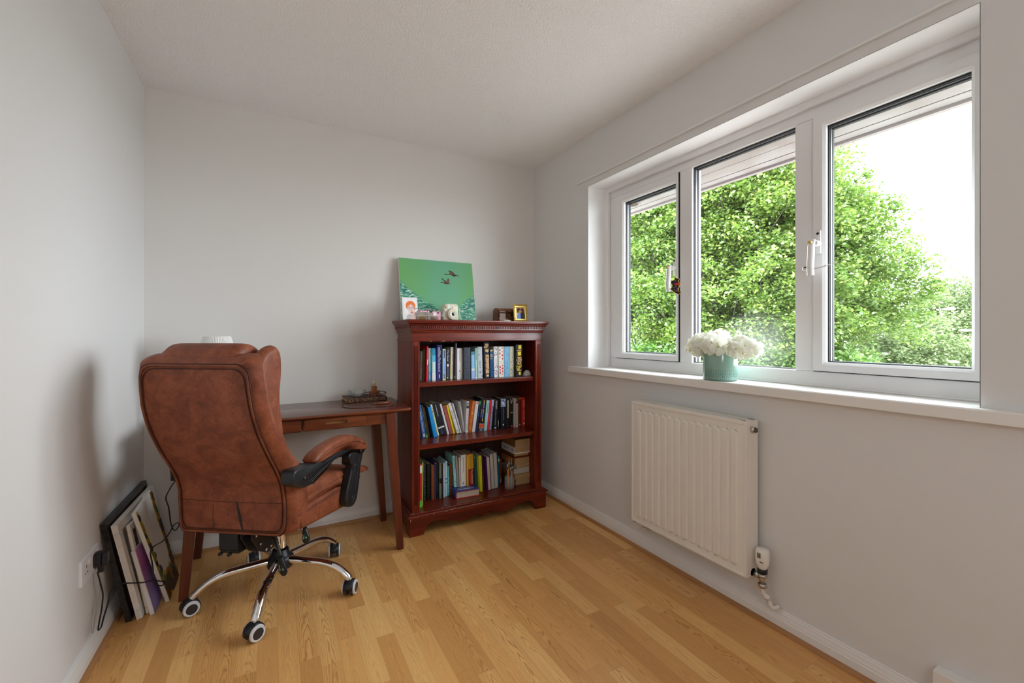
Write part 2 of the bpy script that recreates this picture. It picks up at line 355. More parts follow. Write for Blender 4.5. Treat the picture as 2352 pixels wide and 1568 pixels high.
F.box(XW-.022, XW, 2.132, WY1, zb, zt); F.box(XW-.022, XW, WY0, 2.132, 2.052, zt)       # cover strips at the reveal
F.box(XW-.012, XW, WY0, WY1, zb, .951)
F.build('window_frame', M_upvc, win, bevel=.004)
def glaze(y0, y1, z0, z1, m):                # gasket, spacer and pane of one light
    q = MB(); ring(q, y0, y1, z0, z1, .004, .004, .003, .006, XW+.012, XW+.020)
    ring(q, y0+.001, y1-.001, z0+.001, z1-.001, .006, .006, .004, .012, XW+.030, XW+.045)
    q.build('gasket', M_gask, win)
    q = MB(); ring(q, y0+.002, y1-.002, z0+.002, z1-.002, .004, .004, .003, .006, XW+.0205, XW+.0295); q.build('spacer_bar', M_alu, win)
    return MB().box(XW+.018, XW+.0185, y0, y1, z0, z1).build('pane', m, win)
# fixed middle light with bead
q = MB(); ring(q, 1.003, 1.523, .996, 2.019, .010, .010, .010, .010, XW+.002, XW+.03, bev=.008); q.build('glazing_bead', M_upvc, win)
glaze(1.011, 1.514, 1.004, 2.010, M_mist)
def sash(y0, y1, zs0, zs1, wl, wr, wb, wt):
    q = MB(); ring(q, y0, y1, zs0, zs1, wl, wr, wb, wt, XW-.012, XW+.03, bev=.009)
    q.build('sash', M_upvc, win)
    q = MB(); ring(q, y0-.003, y1+.003, zs0-.003, zs1+.003, .004, .004, .004, .004, XW-.004, XW+.01); q.build('sash_seal', M_gask, win)
sash(1.596, 2.070, 1.007, 2.007, .018, .064, .035, .045); glaze(1.614, 2.006, 1.042, 1.962, M_glass)
sash(.470, .937, 1.007, 2.009, .022, .042, .035, .043); glaze(.492, .895, 1.042, 1.966, M_glass)
def handle(y, z, s):
    h = MB(); h.box(XW-.020, XW-.012, y-.010, y+.010, z-.03, z+.062)
    h.cyl((XW-.012, y, z+.01), (XW-.045, y, z+.01), .012, 16)
    pts = smooth_path([(XW-.040, y+.004, z+.022), (XW-.052, y+.007, z+.0), (XW-.052, y+.008, z-.03), (XW-.055, y+.009, z-.08), (XW-.050, y+.010, z-.115)], 5)
    h.tube(pts, [.011]*4+[.0125]*(len(pts)-4), 12, flat=1.0)
    o = h.build('handle', M_upvc, win, bevel=.002)
    k = MB(); k.cyl((XW-.050, y+.006, z+.012), (XW-.066, y+.008, z+.012), .0065, 12, 1); k.cyl((XW-.021, y, z+.05), (XW-.0185, y, z+.05), .005, 12, 0)
    k.build('lock_button', [M_blackm, M_gold], o)
handle(.916, 1.495, 1); handle(1.611, 1.492, 1)
# sill board
SLZ = .944
sl = MB(); sl.prism([(1.700, .908), (1.700, .940), (1.704, .944), (XW, .944), (XW, .935), (XR, .908)], 'y', WY0, WY1)
sl.prism([(1.700, .908), (1.700, .940), (1.704, .944), (XR, .944), (XR, .908)], 'y', WY1, 2.325)
sl.prism([(1.700, .908), (1.700, .940), (1.704, .944), (XR, .944), (XR, .908)], 'y', .16, WY0)
sl.build('window_sill', M_sill, win)
# ================================================================== OUTSIDE THE WINDOW
M_soff = mat('soffit_board', (.27,.245,.235,1), .5, var=(5, (.22,.185,.17,1)))
so = MB()
so.box(XO, 2.135, -2.0, 5.2, 2.050, 2.062).box(2.139, 2.25, -2.0, 5.2, 2.050, 2.062).box(2.254, 2.315, -2.0, 5.2, 2.048, 2.062)
so.box(XO, 2.33, -2.0, 5.2, 2.062, 2.30, 0); so.box(2.318, 2.345, -2.0, 5.2, 2.035, 2.30, 1)
struct(so.build('eaves', [M_soff, mat('fascia_board', (.25,.21,.20,1), .5)]))

v = thing('soffit_vent', 'small round louvred vent in the soffit above the left window light', 'vent', (2.17, 2.235, 2.050))
MB().lathe([(.062, 0), (.06, -.004), (.052, -.006), (.05, -.002)], 28).build('vent_rim', M_soff, v)
q = MB()
for k in range(7):
    y = -.036+.012*k; hw = math.sqrt(.045**2-y*y); q.box(-hw, hw, y-.0025, y+.0025, -.006, -.002)
q.build('louvre', mat('vent_slats', (.12,.075,.055,1), .6), v)
struct(MB().box(2.02, 60, -30, 60, -2.75, -2.6).build('ground', mat('gravel_ground', (.20,.185,.17,1), .9, var=(3, (.28,.26,.24,1)))))
def leafmat(name, c1, c2, c3):
    m = bpy.data.materials.new(name); m.use_nodes = True; nt = m.node_tree; nt.nodes.remove(nt.nodes['Principled BSDF'])
    gi = nt.nodes.new('ShaderNodeNewGeometry'); r = nt.nodes.new('ShaderNodeValToRGB'); r.color_ramp.elements.new(.5)
    for e, (p, c) in zip(r.color_ramp.elements, ((0, c1), (.5, c2), (1, c3))): e.position = p; e.color = c
    nt.links.new(gi.outputs['Random Per Island'], r.inputs[0])
    d = nt.nodes.new('ShaderNodeBsdfDiffuse'); t = nt.nodes.new('ShaderNodeBsdfTranslucent'); gl = nt.nodes.new('ShaderNodeBsdfGlossy'); gl.inputs['Roughness'].default_value = .35
    a = nt.nodes.new('ShaderNodeMixShader'); a.inputs[0].default_value = .5; b = nt.nodes.new('ShaderNodeMixShader'); b.inputs[0].default_value = .06
    for x in (d, t): nt.links.new(r.outputs[0], x.inputs[0])
    nt.links.new(d.outputs[0], a.inputs[1]); nt.links.new(t.outputs[0], a.inputs[2]); nt.links.new(a.outputs[0], b.inputs[1]); nt.links.new(gl.outputs[0], b.inputs[2])
    nt.links.new(b.outputs[0], nt.nodes['Material Output'].inputs[0]); return m
M_leaf = leafmat('fresh_leaves', (.060,.135,.018,1), (.125,.21,.028,1), (.26,.33,.075,1))
M_leaf2 = leafmat('pale_leaves', (.10,.17,.05,1), (.19,.26,.09,1), (.32,.35,.19,1))
M_leaf3 = leafmat('hedge_leaves', (.045,.12,.02,1), (.10,.20,.035,1), (.19,.28,.07,1))
M_bark = mat('bark', (.020,.016,.012,1), .9, bump=(30, .6, .02), var=(14, (.05,.04,.03,1), (1,1,.2)))
M_petal = mat('elder_blossom', (.80,.78,.66,1), .7)
def leaves_obj(name, centres, radii, per, size, m, parent, rng, drop=.0, flat=.75):
    """every clump: PER leaf blades (two-triangle folded diamonds) around a twig end"""
    n = len(centres); N = n*per; c = np.repeat(centres, per, 0); rad = np.repeat(radii, per)[:, None]
    d = rng.normal(size=(N, 3)); d /= np.linalg.norm(d, axis=1)[:, None]
    p = c+d*rad*(rng.random((N, 1))**.45)*np.array([1, 1, flat]); p[:, 2] -= drop*rad[:, 0]*rng.random(N)
    a = rng.normal(size=(N, 3)); a[:, 2] *= .45; a /= np.linalg.norm(a, axis=1)[:, None]
    up = rng.normal(size=(N, 3))*.55+np.array([0, 0, 1.0]); b = np.cross(up, a); b /= np.linalg.norm(b, axis=1)[:, None]; nn = np.cross(a, b)
    s = size*(.65+.7*rng.random((N, 1))); 
    V = np.stack([p-a*s*.5, p+b*s*.30+nn*s*.08, p+a*s*.5, p-b*s*.30+nn*s*.08], 1).reshape(-1, 3)
    me = bpy.data.meshes.new(name); me.vertices.add(4*N); me.vertices.foreach_set('co', V.ravel().astype(np.float32))
    me.loops.add(6*N); i = np.arange(N)[:, None]*4; me.loops.foreach_set('vertex_index', np.concatenate([i, i+1, i+2, i, i+2, i+3], 1).ravel().astype(np.int32))
    me.polygons.add(2*N); me.polygons.foreach_set('loop_start', np.arange(0, 6*N, 3, dtype=np.int32)); me.polygons.foreach_set('loop_total', np.full(2*N, 3, np.int32))
    me.materials.append(m); me.update(calc_edges=True); me.validate()
    o = bpy.data.objects.new(name, me); COL.objects.link(o); o.parent = parent; return o
def tree(label, loc, trunk_h, trunk_r, blobs, nclump, per, lsize, clr, m, seed, cat='tree', nbr=60, group=None, name='tree', lean=(0,0), blossom=0):
    rng = np.random.default_rng(seed); t = thing(name, label, cat, loc, group=group)
    W = np.array([b[3]*b[4]*b[5] for b in blobs]); W = W/W.sum(); cs = []
    while len(cs) < nclump:
        b = blobs[rng.choice(len(blobs), p=W)]; d = rng.normal(size=3); d /= np.linalg.norm(d); r = rng.random()**.38
        p = np.array(b[:3])+d*np.array(b[3:6])*r
        if p[2] > .1: cs.append(p)
    cs = np.array(cs); leaves_obj('leaves', cs, clr*(.7+.6*rng.random(len(cs))), per, lsize, m, t, rng)
    q = MB(); top = Vector((lean[0], lean[1], trunk_h)); 
    q.tube(smooth_path([(0,0,0), (lean[0]*.2, lean[1]*.3, trunk_h*.4), top], 5), [trunk_r*(1-.45*k/10) for k in range(11)], 10)
    idx = rng.choice(len(cs), size=min(nbr, len(cs)), replace=False)
    for k, j in enumerate(idx):
        e = Vector(cs[j]); s0 = top*float(.55+.45*rng.random()); s0 = Vector((lean[0]*.6, lean[1]*.6, trunk_h*float(.5+.5*rng.random())))
        mid = s0.lerp(e, .5)+Vector((float(rng.normal()), float(rng.normal()), .6+float(rng.random())))*(.10*(e-s0).length)
        q.tube(smooth_path([s0, mid, e], 4), [trunk_r*(.11*(1-i/9)+.014)*(.4+.6*(k % 5 == 0)) for i in range(9)], 6)
    q.build('trunk', M_bark, t)
    if blossom:
        ii = rng.choice(len(cs), size=blossom); w_ = MB()
        for j in ii:
            c = cs[j]; w_.ball((c[0], c[1], c[2]+clr*.6), .07, 8, 0, (1.2, 1.2, .35))
        w_.build('blossom', M_petal, t)
    return t
GZ = -2.6
# crowns are unions of ellipsoids; the blob lists are (dx, dy, z above ground, three radii)
tree('large bright green broadleaf tree filling the middle of the window view', (6.13, 4.50, GZ), 3.0, .15,
     [(1.12,-.96,5.39,.90,.90,.90),(1.55,-1.19,5.68,.55,.55,.52),(1.41,-1.12,4.62,1.08,1.08,1.0),(1.88,-1.37,4.25,.82,.82,.72),(.42,-.23,5.81,1.45,1.45,1.45),(.06,-.03,4.22,1.6,1.6,1.5),(-.16,.54,5.42,1.4,1.4,1.4),(.66,-.71,4.20,1.2,1.2,1.2),(.44,-.70,5.10,1.1,1.1,1.1)],
     2000, 150, .053, .22, M_leaf, 3, nbr=190, lean=(.15,.1))
tree('green tree with bare dark branches behind the left window light', (5.77, 5.50, GZ), 3.0, .17,
     [(.45,.67,5.17,1.6,1.6,1.6),(.96,.38,5.50,1.5,1.5,1.5),(.44,.90,4.17,1.4,1.4,1.0),(.82,.69,6.23,1.3,1.3,1.3)], 620, 140, .060, .26, M_leaf, 8, nbr=150, lean=(-.05,.1))
tree('low leafy shrub at the foot of the trees in the left window light', (4.83, 4.54, GZ), 2.2, .06,
     [(-.04,.13,3.13,.60,.60,.50),(.25,-.25,3.20,.60,.60,.50)], 150, 120, .052, .20, M_leaf3, 12, nbr=30, cat='shrub', name='shrub')
tree('pale green hawthorn bush with cream blossom below the right window light', (9.6, 3.45, GZ), 2.0, .08,
     [(.10,-.12,3.39,.95,.95,.85),(-.75,.16,3.26,.80,.80,.70),(-.05,-.50,2.94,.90,.90,.80),(1.2,-.73,3.13,1.0,1.0,.8),(-1.4,.2,2.9,.7,.7,.6)], 900, 110, .046, .20, M_leaf2, 21, nbr=80, cat='shrub', name='shrub', blossom=22)
tree('taller pale bush rising at the right edge of the right window light', (10.83, 3.17, GZ), 2.2, .09,
     [(.07,-.04,3.78,.90,.90,.90),(.49,-.27,3.90,.95,.95,.95)], 560, 110, .048, .21, M_leaf2, 27, nbr=80, cat='shrub', name='shrub')
tree('dense green bush under the middle window light behind the flower pot', (5.86, 3.63, GZ), 2.2, .06,
     [(-.21,.12,3.16,.75,.75,.60),(.42,-.23,3.16,.80,.80,.62),(-.46,.48,3.08,.70,.70,.55),(1.07,-.36,3.02,.70,.70,.6)], 330, 120, .052, .22, M_leaf3, 33, nbr=60, cat='shrub', name='shrub')
# ================================================================== RADIATOR
rad = thing('radiator', 'white ribbed panel radiator fixed to the wall under the window', 'radiator', (1.70, 1.38, .0))
rx, ry = 1.70, 1.38
def W(x, y, z): return (x-rx, y-ry, z)
q = MB(); n = 14; y0, y1 = 1.072-ry, 1.688-ry; z0, z1 = .182, .803
xs = []   # ribbed front panel: section across y, ribs stop short of the top and bottom
pan = MB(); xf = 1.641-rx
pan.box(xf+.006, xf+.016, y0, y1, z0, z1)
for k in range(n):
    yc = y0+.045+(y1-y0-.09)*k/(n-1)
    rib = []
    for zz, ww in ((z0+.030, .004), (z0+.042, .0125), (z1-.052, .0125), (z1-.040, .004)):
        h = .007 if ww > .01 else 0
        rib.append([(xf+.006, yc-ww-.004, zz), (xf+.006-h, yc-ww+.001, zz), (xf+.006-h, yc+ww-.001, zz), (xf+.006, yc+ww+.004, zz)])
    pan.loft(rib, 0, caps=False, closed=False, smooth=False)
pan.box(xf+.002, xf+.016, y0, y1, z0, z0+.012); pan.box(xf+.002, xf+.016, y0, y1, z1-.014, z1)
pan.build('front_panel', M_rad, rad, bevel=.002)
MB().box(1.700-rx, 1.714-rx, y0+.006, y1-.006, z0+.01, z1-.006).build('rear_panel', M_rad, rad, bevel=.002)
for s_, nm in ((y0-.008, 'side_panel'), (y1-.002, 'side_panel')):
    MB().prism(rrect(xf+.004, 1.722-rx, z0, z1+.001, .006), 'y', s_, s_+.010).build(nm, M_rad, rad, bevel=.0015)
q = MB(); q.box(xf+.008, 1.716-rx, y0, y0+.03, z1-.006, z1+.002).box(xf+.008, 1.716-rx, y1-.03, y1, z1-.006, z1+.002)
q.box(xf+.004, xf+.016, y0, y1, z1-.006, z1+.002).box(1.706-rx, 1.718-rx, y0, y1, z1-.006, z1+.002)
for k in range(7): q.box(xf+.020+.0065*k, xf+.0225+.0065*k, y0+.03, y1-.03, z1-.008, z1)
for k in range(24): yy = y0+.035+(y1-y0-.07)*k/23; q.box(xf+.018, 1.704-rx, yy-.001, yy+.001, z1-.010, z1-.004)
q.build('top_grille', M_rad, rad)
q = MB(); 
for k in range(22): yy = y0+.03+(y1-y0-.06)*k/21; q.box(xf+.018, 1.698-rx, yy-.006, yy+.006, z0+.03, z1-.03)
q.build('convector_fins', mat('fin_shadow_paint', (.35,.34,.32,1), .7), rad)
for yy in (1.20, 1.56):
    MB().box(1.714-rx, 1.7405-rx, yy-ry-.015, yy-ry+.015, .25, .75).build('wall_bracket', M_rad, rad)
k = MB(); k.cyl(W(1.683, 1.066, .769), W(1.683, 1.052, .769), .013, 20, 0); k.cyl(W(1.683, 1.054, .769), W(1.683, 1.045, .769), .010, 6, 1)
k.build('bleed_plug', [M_steel, mat('dark_bronze', (.16,.12,.09,1), .4, metal=.9)], rad)
tv = MB(); tv.lathe([(.015, .226), (.017, .236), (.0235, .250), (.025, .262), (.025, .296), (.022, .305), (.012, .308)], 20, W(1.69, 1.026, 0), 0)
for a in range(14): 
    A = 2*PI*a/14; tv.box(-.0008, .0008, -.0008, .0008, .27, .30) if 0 else None
th = tv.build('thermostatic_head', M_rad, rad)
q = MB()
for k in range(4): q.box(1.69-rx-.0262, 1.69-rx-.0245, 1.0195-ry+.0035*k-.0005, 1.0195-ry+.0035*k+.001, .276, .296)
q.box(1.69-rx-.0262, 1.69-rx-.0245, 1.008-ry, 1.022-ry, .262, .2645); q.build('grip_marks', M_blackm, th)
q = MB(); q.cyl(W(1.69, 1.026, .212), W(1.69, 1.026, .230), .018, 16, 1); q.cyl(W(1.69, 1.026, .165), W(1.69, 1.026, .213), .012, 14, 0); q.cyl(W(1.69, 1.026, .196), W(1.69, 1.026, .206), .016, 6, 0)
q.cyl(W(1.69, 1.026, .196), W(1.69, 1.072, .196), .009, 14, 0); q.cyl(W(1.69, 1.040, .196), W(1.69, 1.052, .196), .0145, 6, 0); q.cyl(W(1.69, 1.064, .196), W(1.69, 1.070, .196), .016, 16, 0)
q.cyl(W(1.69, 1.026, .155), W(1.69, 1.026, .170), .0155, 6, 0); q.build('valve_body', [M_steel, M_blackm], rad)
q = MB(); q.tube(smooth_path([W(1.69, 1.026, .158), W(1.69, 1.024, .135), W(1.699, 1.013, .122), W(1.705, 1.010, .105), W(1.708, 1.002, .086), W(1.716, .993, .082), W(1.730, .985, .090)], 5), .0082, 10)
q.cyl(W(1.697, 1.016, .128), W(1.703, 1.011, .112), .011, 12); q.build('feed_pipe', mat('painted_pipe', (.76,.72,.66,1), .5, bump=(90, .6, .004)), rad)
q = MB(); q.cyl(W(1.69, 1.690, .180), W(1.69, 1.705, .180), .008, 12, 0); q.cyl(W(1.69, 1.712, .155), W(1.69, 1.712, .20), .010, 12, 1); q.lathe([(.011, .195), (.012, .20), (.012, .222), (.009, .226)], 14, W(1.69, 1.712, 0), 0)
q.cyl(W(1.69, 1.665, .182), W(1.69, 1.665, .135), .008, 10, 0); q.cyl(W(1.69, 1.665, .138), W(1.732, 1.655, .128), .008, 10, 0); q.build('return_valve', [M_rad, M_steel], rad)
# pipe cover near the lower right corner
q = thing('pipe_cover', 'small boxed white pipe cover at the skirting in the bottom right corner', 'pipe cover', (1.700, .43, 0))
MB().box(0, .041, -.30, .095, 0, .164).build('cover', M_trim, q, bevel=.002)
# ================================================================== SOCKET
so = thing('wall_socket', 'white double wall socket low on the left wall', 'socket', (XL, 2.060, .297))
MB().prism(rrect(-.083, .083, 0, .086, .006), 'x', 0, .009).build('face_plate', mat('socket_plastic', (.80,.79,.82,1), .3), so, bevel=.0015)
for yc in (-.042, .038):
    q = MB(); q.box(.009, .0094, yc-.002, yc+.002, .050, .060); q.box(.009, .0094, yc-.013, yc-.006, .031, .035); q.box(.009, .0094, yc+.006, yc+.013, .031, .035)
    q.build('pin_slots', M_blackm, so)
for yc in (-.020, .060): MB().box(.009, .0125, yc-.005, yc+.005, .055, .073).build('rocker_switch', mat('switch_white', (.84,.83,.84,1), .3), so, bevel=.001)
pg = thing('power_plug', 'black three-pin plug pushed into the right socket of the wall plate', 'plug', (XL+.0095, 2.098, .338))
q = MB(); q.prism(rrect(-.022, .022, -.026, .026, .014), 'x', 0, .020); q.prism(rrect(-.016, .016, -.024, .022, .012), 'x', .020, .036); q.prism([(-.010, -.020), (.010, -.020), (.007, -.048), (-.007, -.048)], 'x', .008, .024)
q.build('plug_body', M_black, pg, bevel=.003)
cab = MB(); P = [[-.555,2.098,.292],[-.552,2.12,.235],[-.55,2.135,.190],[-.548,2.115,.149],[-.54,2.060,.132],[-.535,2.03,.118],[-.534,2.055,.112],[-.538,2.10,.125],[-.54,2.15,.145],[-.538,2.172,.175],[-.528,2.176,.193],[-.505,2.160,.205],[-.470,2.150,.203],[-.445,2.185,.181],[-.430,2.255,.150],[-.415,2.325,.108],[-.405,2.345,.094],[-.405,2.30,.100],[-.418,2.262,.126],[-.424,2.238,.160],[-.424,2.240,.189],[-.424,2.222,.237],[-.424,2.195,.288],[-.418,2.22,.300],[-.405,2.31,.282],[-.392,2.36,.292],[-.385,2.414,.305],[-.38,2.49,.285],[-.38,2.50,.268],[-.382,2.44,.272],[-.385,2.40,.292],[-.385,2.345,.343],[-.385,2.325,.385],[-.385,2.298,.429],[-.385,2.250,.480],[-.378,2.30,.505],[-.372,2.40,.53],[-.42,2.50,.60],[-.44,2.62,.70],[-.42,2.66,.762],[-.34,2.66,.7635],[-.30,2.64,.7635]]
cab.tube(smooth_path(P, 7), .0026, 8); c_ = cab.build('electric_cable', M_black); tag(c_, 'black electric cable looping from the wall plug over the leaning canvases to the desk', 'cable')
cab = MB(); P = [[-.562,2.075,.312],[-.563,2.085,.26],[-.563,2.095,.212],[-.556,2.045,.165],[-.549,2.018,.136],[-.548,2.02,.118],[-.549,2.035,.118],[-.556,2.08,.140],[-.561,2.125,.175],[-.562,2.15,.21],[-.562,2.12,.30]]
cab.tube(smooth_path(P, 6), .0009, 6); tag(cab.build('electric_cable', mat('grey_wire', (.30,.29,.28,1), .5)), 'thin grey wire hanging in a loop under the wall socket', 'wire')
# ================================================================== LEANING CANVASES (left wall)
def slab(nb, fb, ft, nt_, th):      # parallelepiped: near-bottom, far-bottom, far-top, near-top of the wall-side face, thickness towards the room
    a, b, c, d = map(Vector, (nb, fb, ft, nt_)); n = (b-a).cross(d-a).normalized()
    if n.x < 0: n = -n
    c = c-n*((c-a).dot(n))
    return a, b, c, d, n*th, n
def canvas(name, label, cat, nb, fb, ft, nt_, th, painter):
    a, b, c, d, t, n = slab(nb, fb, ft, nt_, th)
    o = thing(name, label, cat, tuple(a), group=None); R = lambda p: tuple(p-a)
    painter(o, a, b, c, d, t, n, R)
    return o
def frame_bars(mb, a, b, c, d, t, w, mi=0, R=None):
    u = (b-a).normalized()*w; v = (d-a).normalized()*w
    for p in ((a, b, b+v-u*0, a+v), (d-v, c-v, c, d), (a+v, a+u+v, d+u-v, d-v), (b-u+v, b+v, c-v, c-u-v)):
        q = [R(x) for x in p]+[R(x+t) for x in p]; mb.hexa(q, mi)
M_raw = mat('raw_wood', (.50,.36,.20,1), .8); M_card = mat('brown_card', (.24,.13,.06,1), .8)
def P_black(o, a, b, c, d, t, n, R):
    q = MB(); frame_bars(q, a, b, c, d, t, .022, 0, R); q.build('frame', mat('black_frame_paint', (.010,.010,.012,1), .35, var=(60, (.03,.03,.03,1))), o, bevel=.0015)
    q = MB(); s = (b-a).normalized()*.021; v = (d-a).normalized()*.021; p = (a+s+v, b-s+v, c-s-v, d+s-v)
    q.hexa([R(x+t*.25) for x in p]+[R(x+t*.4) for x in p]); q.build('backing_board', M_card, o)
canvas('picture_frame', 'black framed picture leaning against the left wall, rearmost of the leaning stack', 'picture frame', (-.515, 2.262, .0), (-.515, 2.775, .0), (-.5695, 2.760, .428), (-.5695, 2.172, .437), .019, P_black)
def P_back(o, a, b, c, d, t, n, R):      # canvas seen from its back: bevelled stretcher and cloth
    q = MB(); frame_bars(q, a, b, c, d, t, .040, 0, R); q.build('stretcher_frame', mat('primed_white', (.80,.78,.75,1), .7, var=(20, (.70,.67,.63,1))), o, bevel=.004)
    q = MB(); q.hexa([R(x) for x in (a, b, c, d)]+[R(x+t*.2) for x in (a, b, c, d)]); q.build('canvas_cloth', M_canvas, o)
canvas('blank_canvas', 'large blank white canvas leaning in front of the black frame', 'canvas', (-.480, 2.262, .0), (-.480, 2.765, .0), (-.541, 2.750, .402), (-.541, 2.185, .420), .019, P_back)
def P_small(o, a, b, c, d, t, n, R):
    q = MB(); frame_bars(q, a, b, c, d, t, .028, 0, R); q.build('stretcher_frame', M_canvas, o, bevel=.004)
    q = MB(); q.hexa([R(x+t*.1) for x in (a, b, c, d)]+[R(x+t*.3) for x in (a, b, c, d)]); q.build('backing_board', M_card, o)
canvas('small_canvas', 'small white canvas showing its brown back, behind the purple painting', 'canvas', (-.459, 2.29, .0), (-.459, 2.42, .0), (-.518, 2.39, .372), (-.518, 2.262, .385), .015, P_small)
g = G('purple_painting', rough=.55); spz = g.n('SeparateXYZ', i_Vector=g.tc); nz = g.n('TexNoise', i_Vector=g.tc, i_Scale=9.0, i_Detail=3.0)
g.out(g.ramp(g.math('ADD', g.math('MULTIPLY', spz.outputs[2], 3.2), g.math('MULTIPLY', nz.outputs[0], .25)), [(0, (.30,.26,.62,1)), (.45, (.33,.22,.52,1)), (.75, (.44,.13,.40,1)), (1, (.62,.24,.55,1))]), 'Base Color'); M_purp = g.m
def P_purp(o, a, b, c, d, t, n, R):
    q = MB(); q.hexa([R(x) for x in (a, b, c, d)]+[R(x+t) for x in (a, b, c, d)]); q.build('stretched_canvas', M_canvas, o, bevel=.002)
    u = (b-a)*.03; q = MB(); e = n*.0015; p = (a+u, b, c, d+u)
    q.hexa([R(x+t) for x in p]+[R(x+t+e) for x in p]); q.build('painted_face', M_purp, o)
canvas('purple_canvas', 'small canvas painted in purple and lilac leaning among the white canvases', 'painting', (-.440, 2.272, .0), (-.440, 2.40, .0), (-.500, 2.400, .266), (-.500, 2.262, .278), .0145, P_purp)
def P_sun(o, a, b, c, d, t, n, R):       # white middle, sunflowers painted round three sides
    q = MB(); q.hexa([R(x) for x in (a, b, c, d)]+[R(x+t) for x in (a, b, c, d)]); q.build('stretched_canvas', M_canvas, o, bevel=.002)
    U = b-a; V = d-a; q = MB(); rnd = random.Random(5)
    def blob(u, v, r, mi, k, n_=9, el=1.0, rot=0):
        pts = []
        for i in range(n_):
            A = 2*PI*i/n_; rr = r*(.75+.5*rnd.random()); x, y = rr*math.cos(A), rr*el*math.sin(A)
            X = x*math.cos(rot)-y*math.sin(rot); Y = x*math.sin(rot)+y*math.cos(rot)
            su = min(max(u+X/U.length, .004), .996); sv = min(max(v+Y/V.length, .003), .997)
            pts.append((a*(1-su)+b*su)*(1-sv)+(d*(1-su)+c*su)*sv+t+n*(.0010+.0003*k))
        q.add([R(p) for p in pts], [tuple(range(n_))], mi)
    for k in range(40):                       # yellow-orange border petals
        s_ = k/39; blob(.97-.05*rnd.random(), 1-s_, .020+.016*s_, 0 if rnd.random() < .35 else 3, 0, 9, 1.3)
        blob(.035+.04*rnd.random(), .96-s_*.94, .012+.012*s_, 0, 0, 9, 1.4)
    for k in range(46): blob(rnd.random(), rnd.random()**1.3*.22, .030, 3 if rnd.random() < .6 else 0, 1, 8)
    for u, v, r in ((.96, .93, .016), (.93, .62, .024), (.95, .42, .020), (.86, .25, .026), (.03, .93, .012), (.07, .60, .016), (.05, .42, .013), (.16, .33, .014), (.42, .10, .036), (.78, .10, .030), (.12, .14, .018), (.60, .02, .02)):
        blob(u, v, r, 1, 3, 10, 1.5, .3)
    for u, v, r in ((.95, .80, .014), (.14, .50, .012), (.03, .74, .010), (.20, .20, .020), (.92, .33, .016), (.70, .20, .016), (.10, .30, .014)):
        blob(u, v, r, 2, 2, 7, 1.6, .5)
    q.build('sunflower_paint', [mat('chrome_yellow', (.74,.55,.02,1), .5), mat('seed_brown', (.035,.014,.006,1), .6), mat('leaf_paint', (.03,.14,.03,1), .5), mat('orange_ochre', (.55,.24,.015,1), .5)], o)
canvas('sunflower_canvas', 'white canvas with sunflowers painted round its edges, frontmost of the leaning stack', 'painting', (-.404, 2.352, .0), (-.404, 2.575, .0), (-.498, 2.530, .440), (-.498, 2.262, .430), .0145, P_sun)
# ================================================================== DESK
dk = thing('desk', 'reddish wooden desk with tapered splayed legs against the back wall', 'desk', (.13, 2.54, 0))
DX, DY = .13, 2.54; DT = .757
q = MB(); prof = [(-.525, .735), (-.522, .735)]
edge = [(-.5, DT-.020), (.5, DT-.020)]
def topsec(ins, z): return [(x, y, z) for x, y in rrect(-.527+ins, .527-ins, -.236+ins, .238-ins, .022, 6)]
q.loft([topsec(.030, DT-.022), topsec(.012, DT-.020), topsec(.003, DT-.013), topsec(0, DT-.008), topsec(.002, DT-.003), topsec(.006, DT)], 1)
q.mi[-1] = 0
q.build('desk_top', [M_top, M_desk], dk)
q = MB(); q.box(-.44, -.297, -.208, -.190, .680, DT-.021); q.box(.290, .430, -.208, -.190, .680, DT-.021); q.box(-.44, .44, .185, .200, .680, DT-.021)
q.box(-.45, -.435, -.19, .19, .680, DT-.021); q.box(.420, .435, -.19, .19, .680, DT-.021); q.box(-.007, .001, -.20, .18, .680, DT-.021)
q.build('apron', M_desk, dk, bevel=.001)
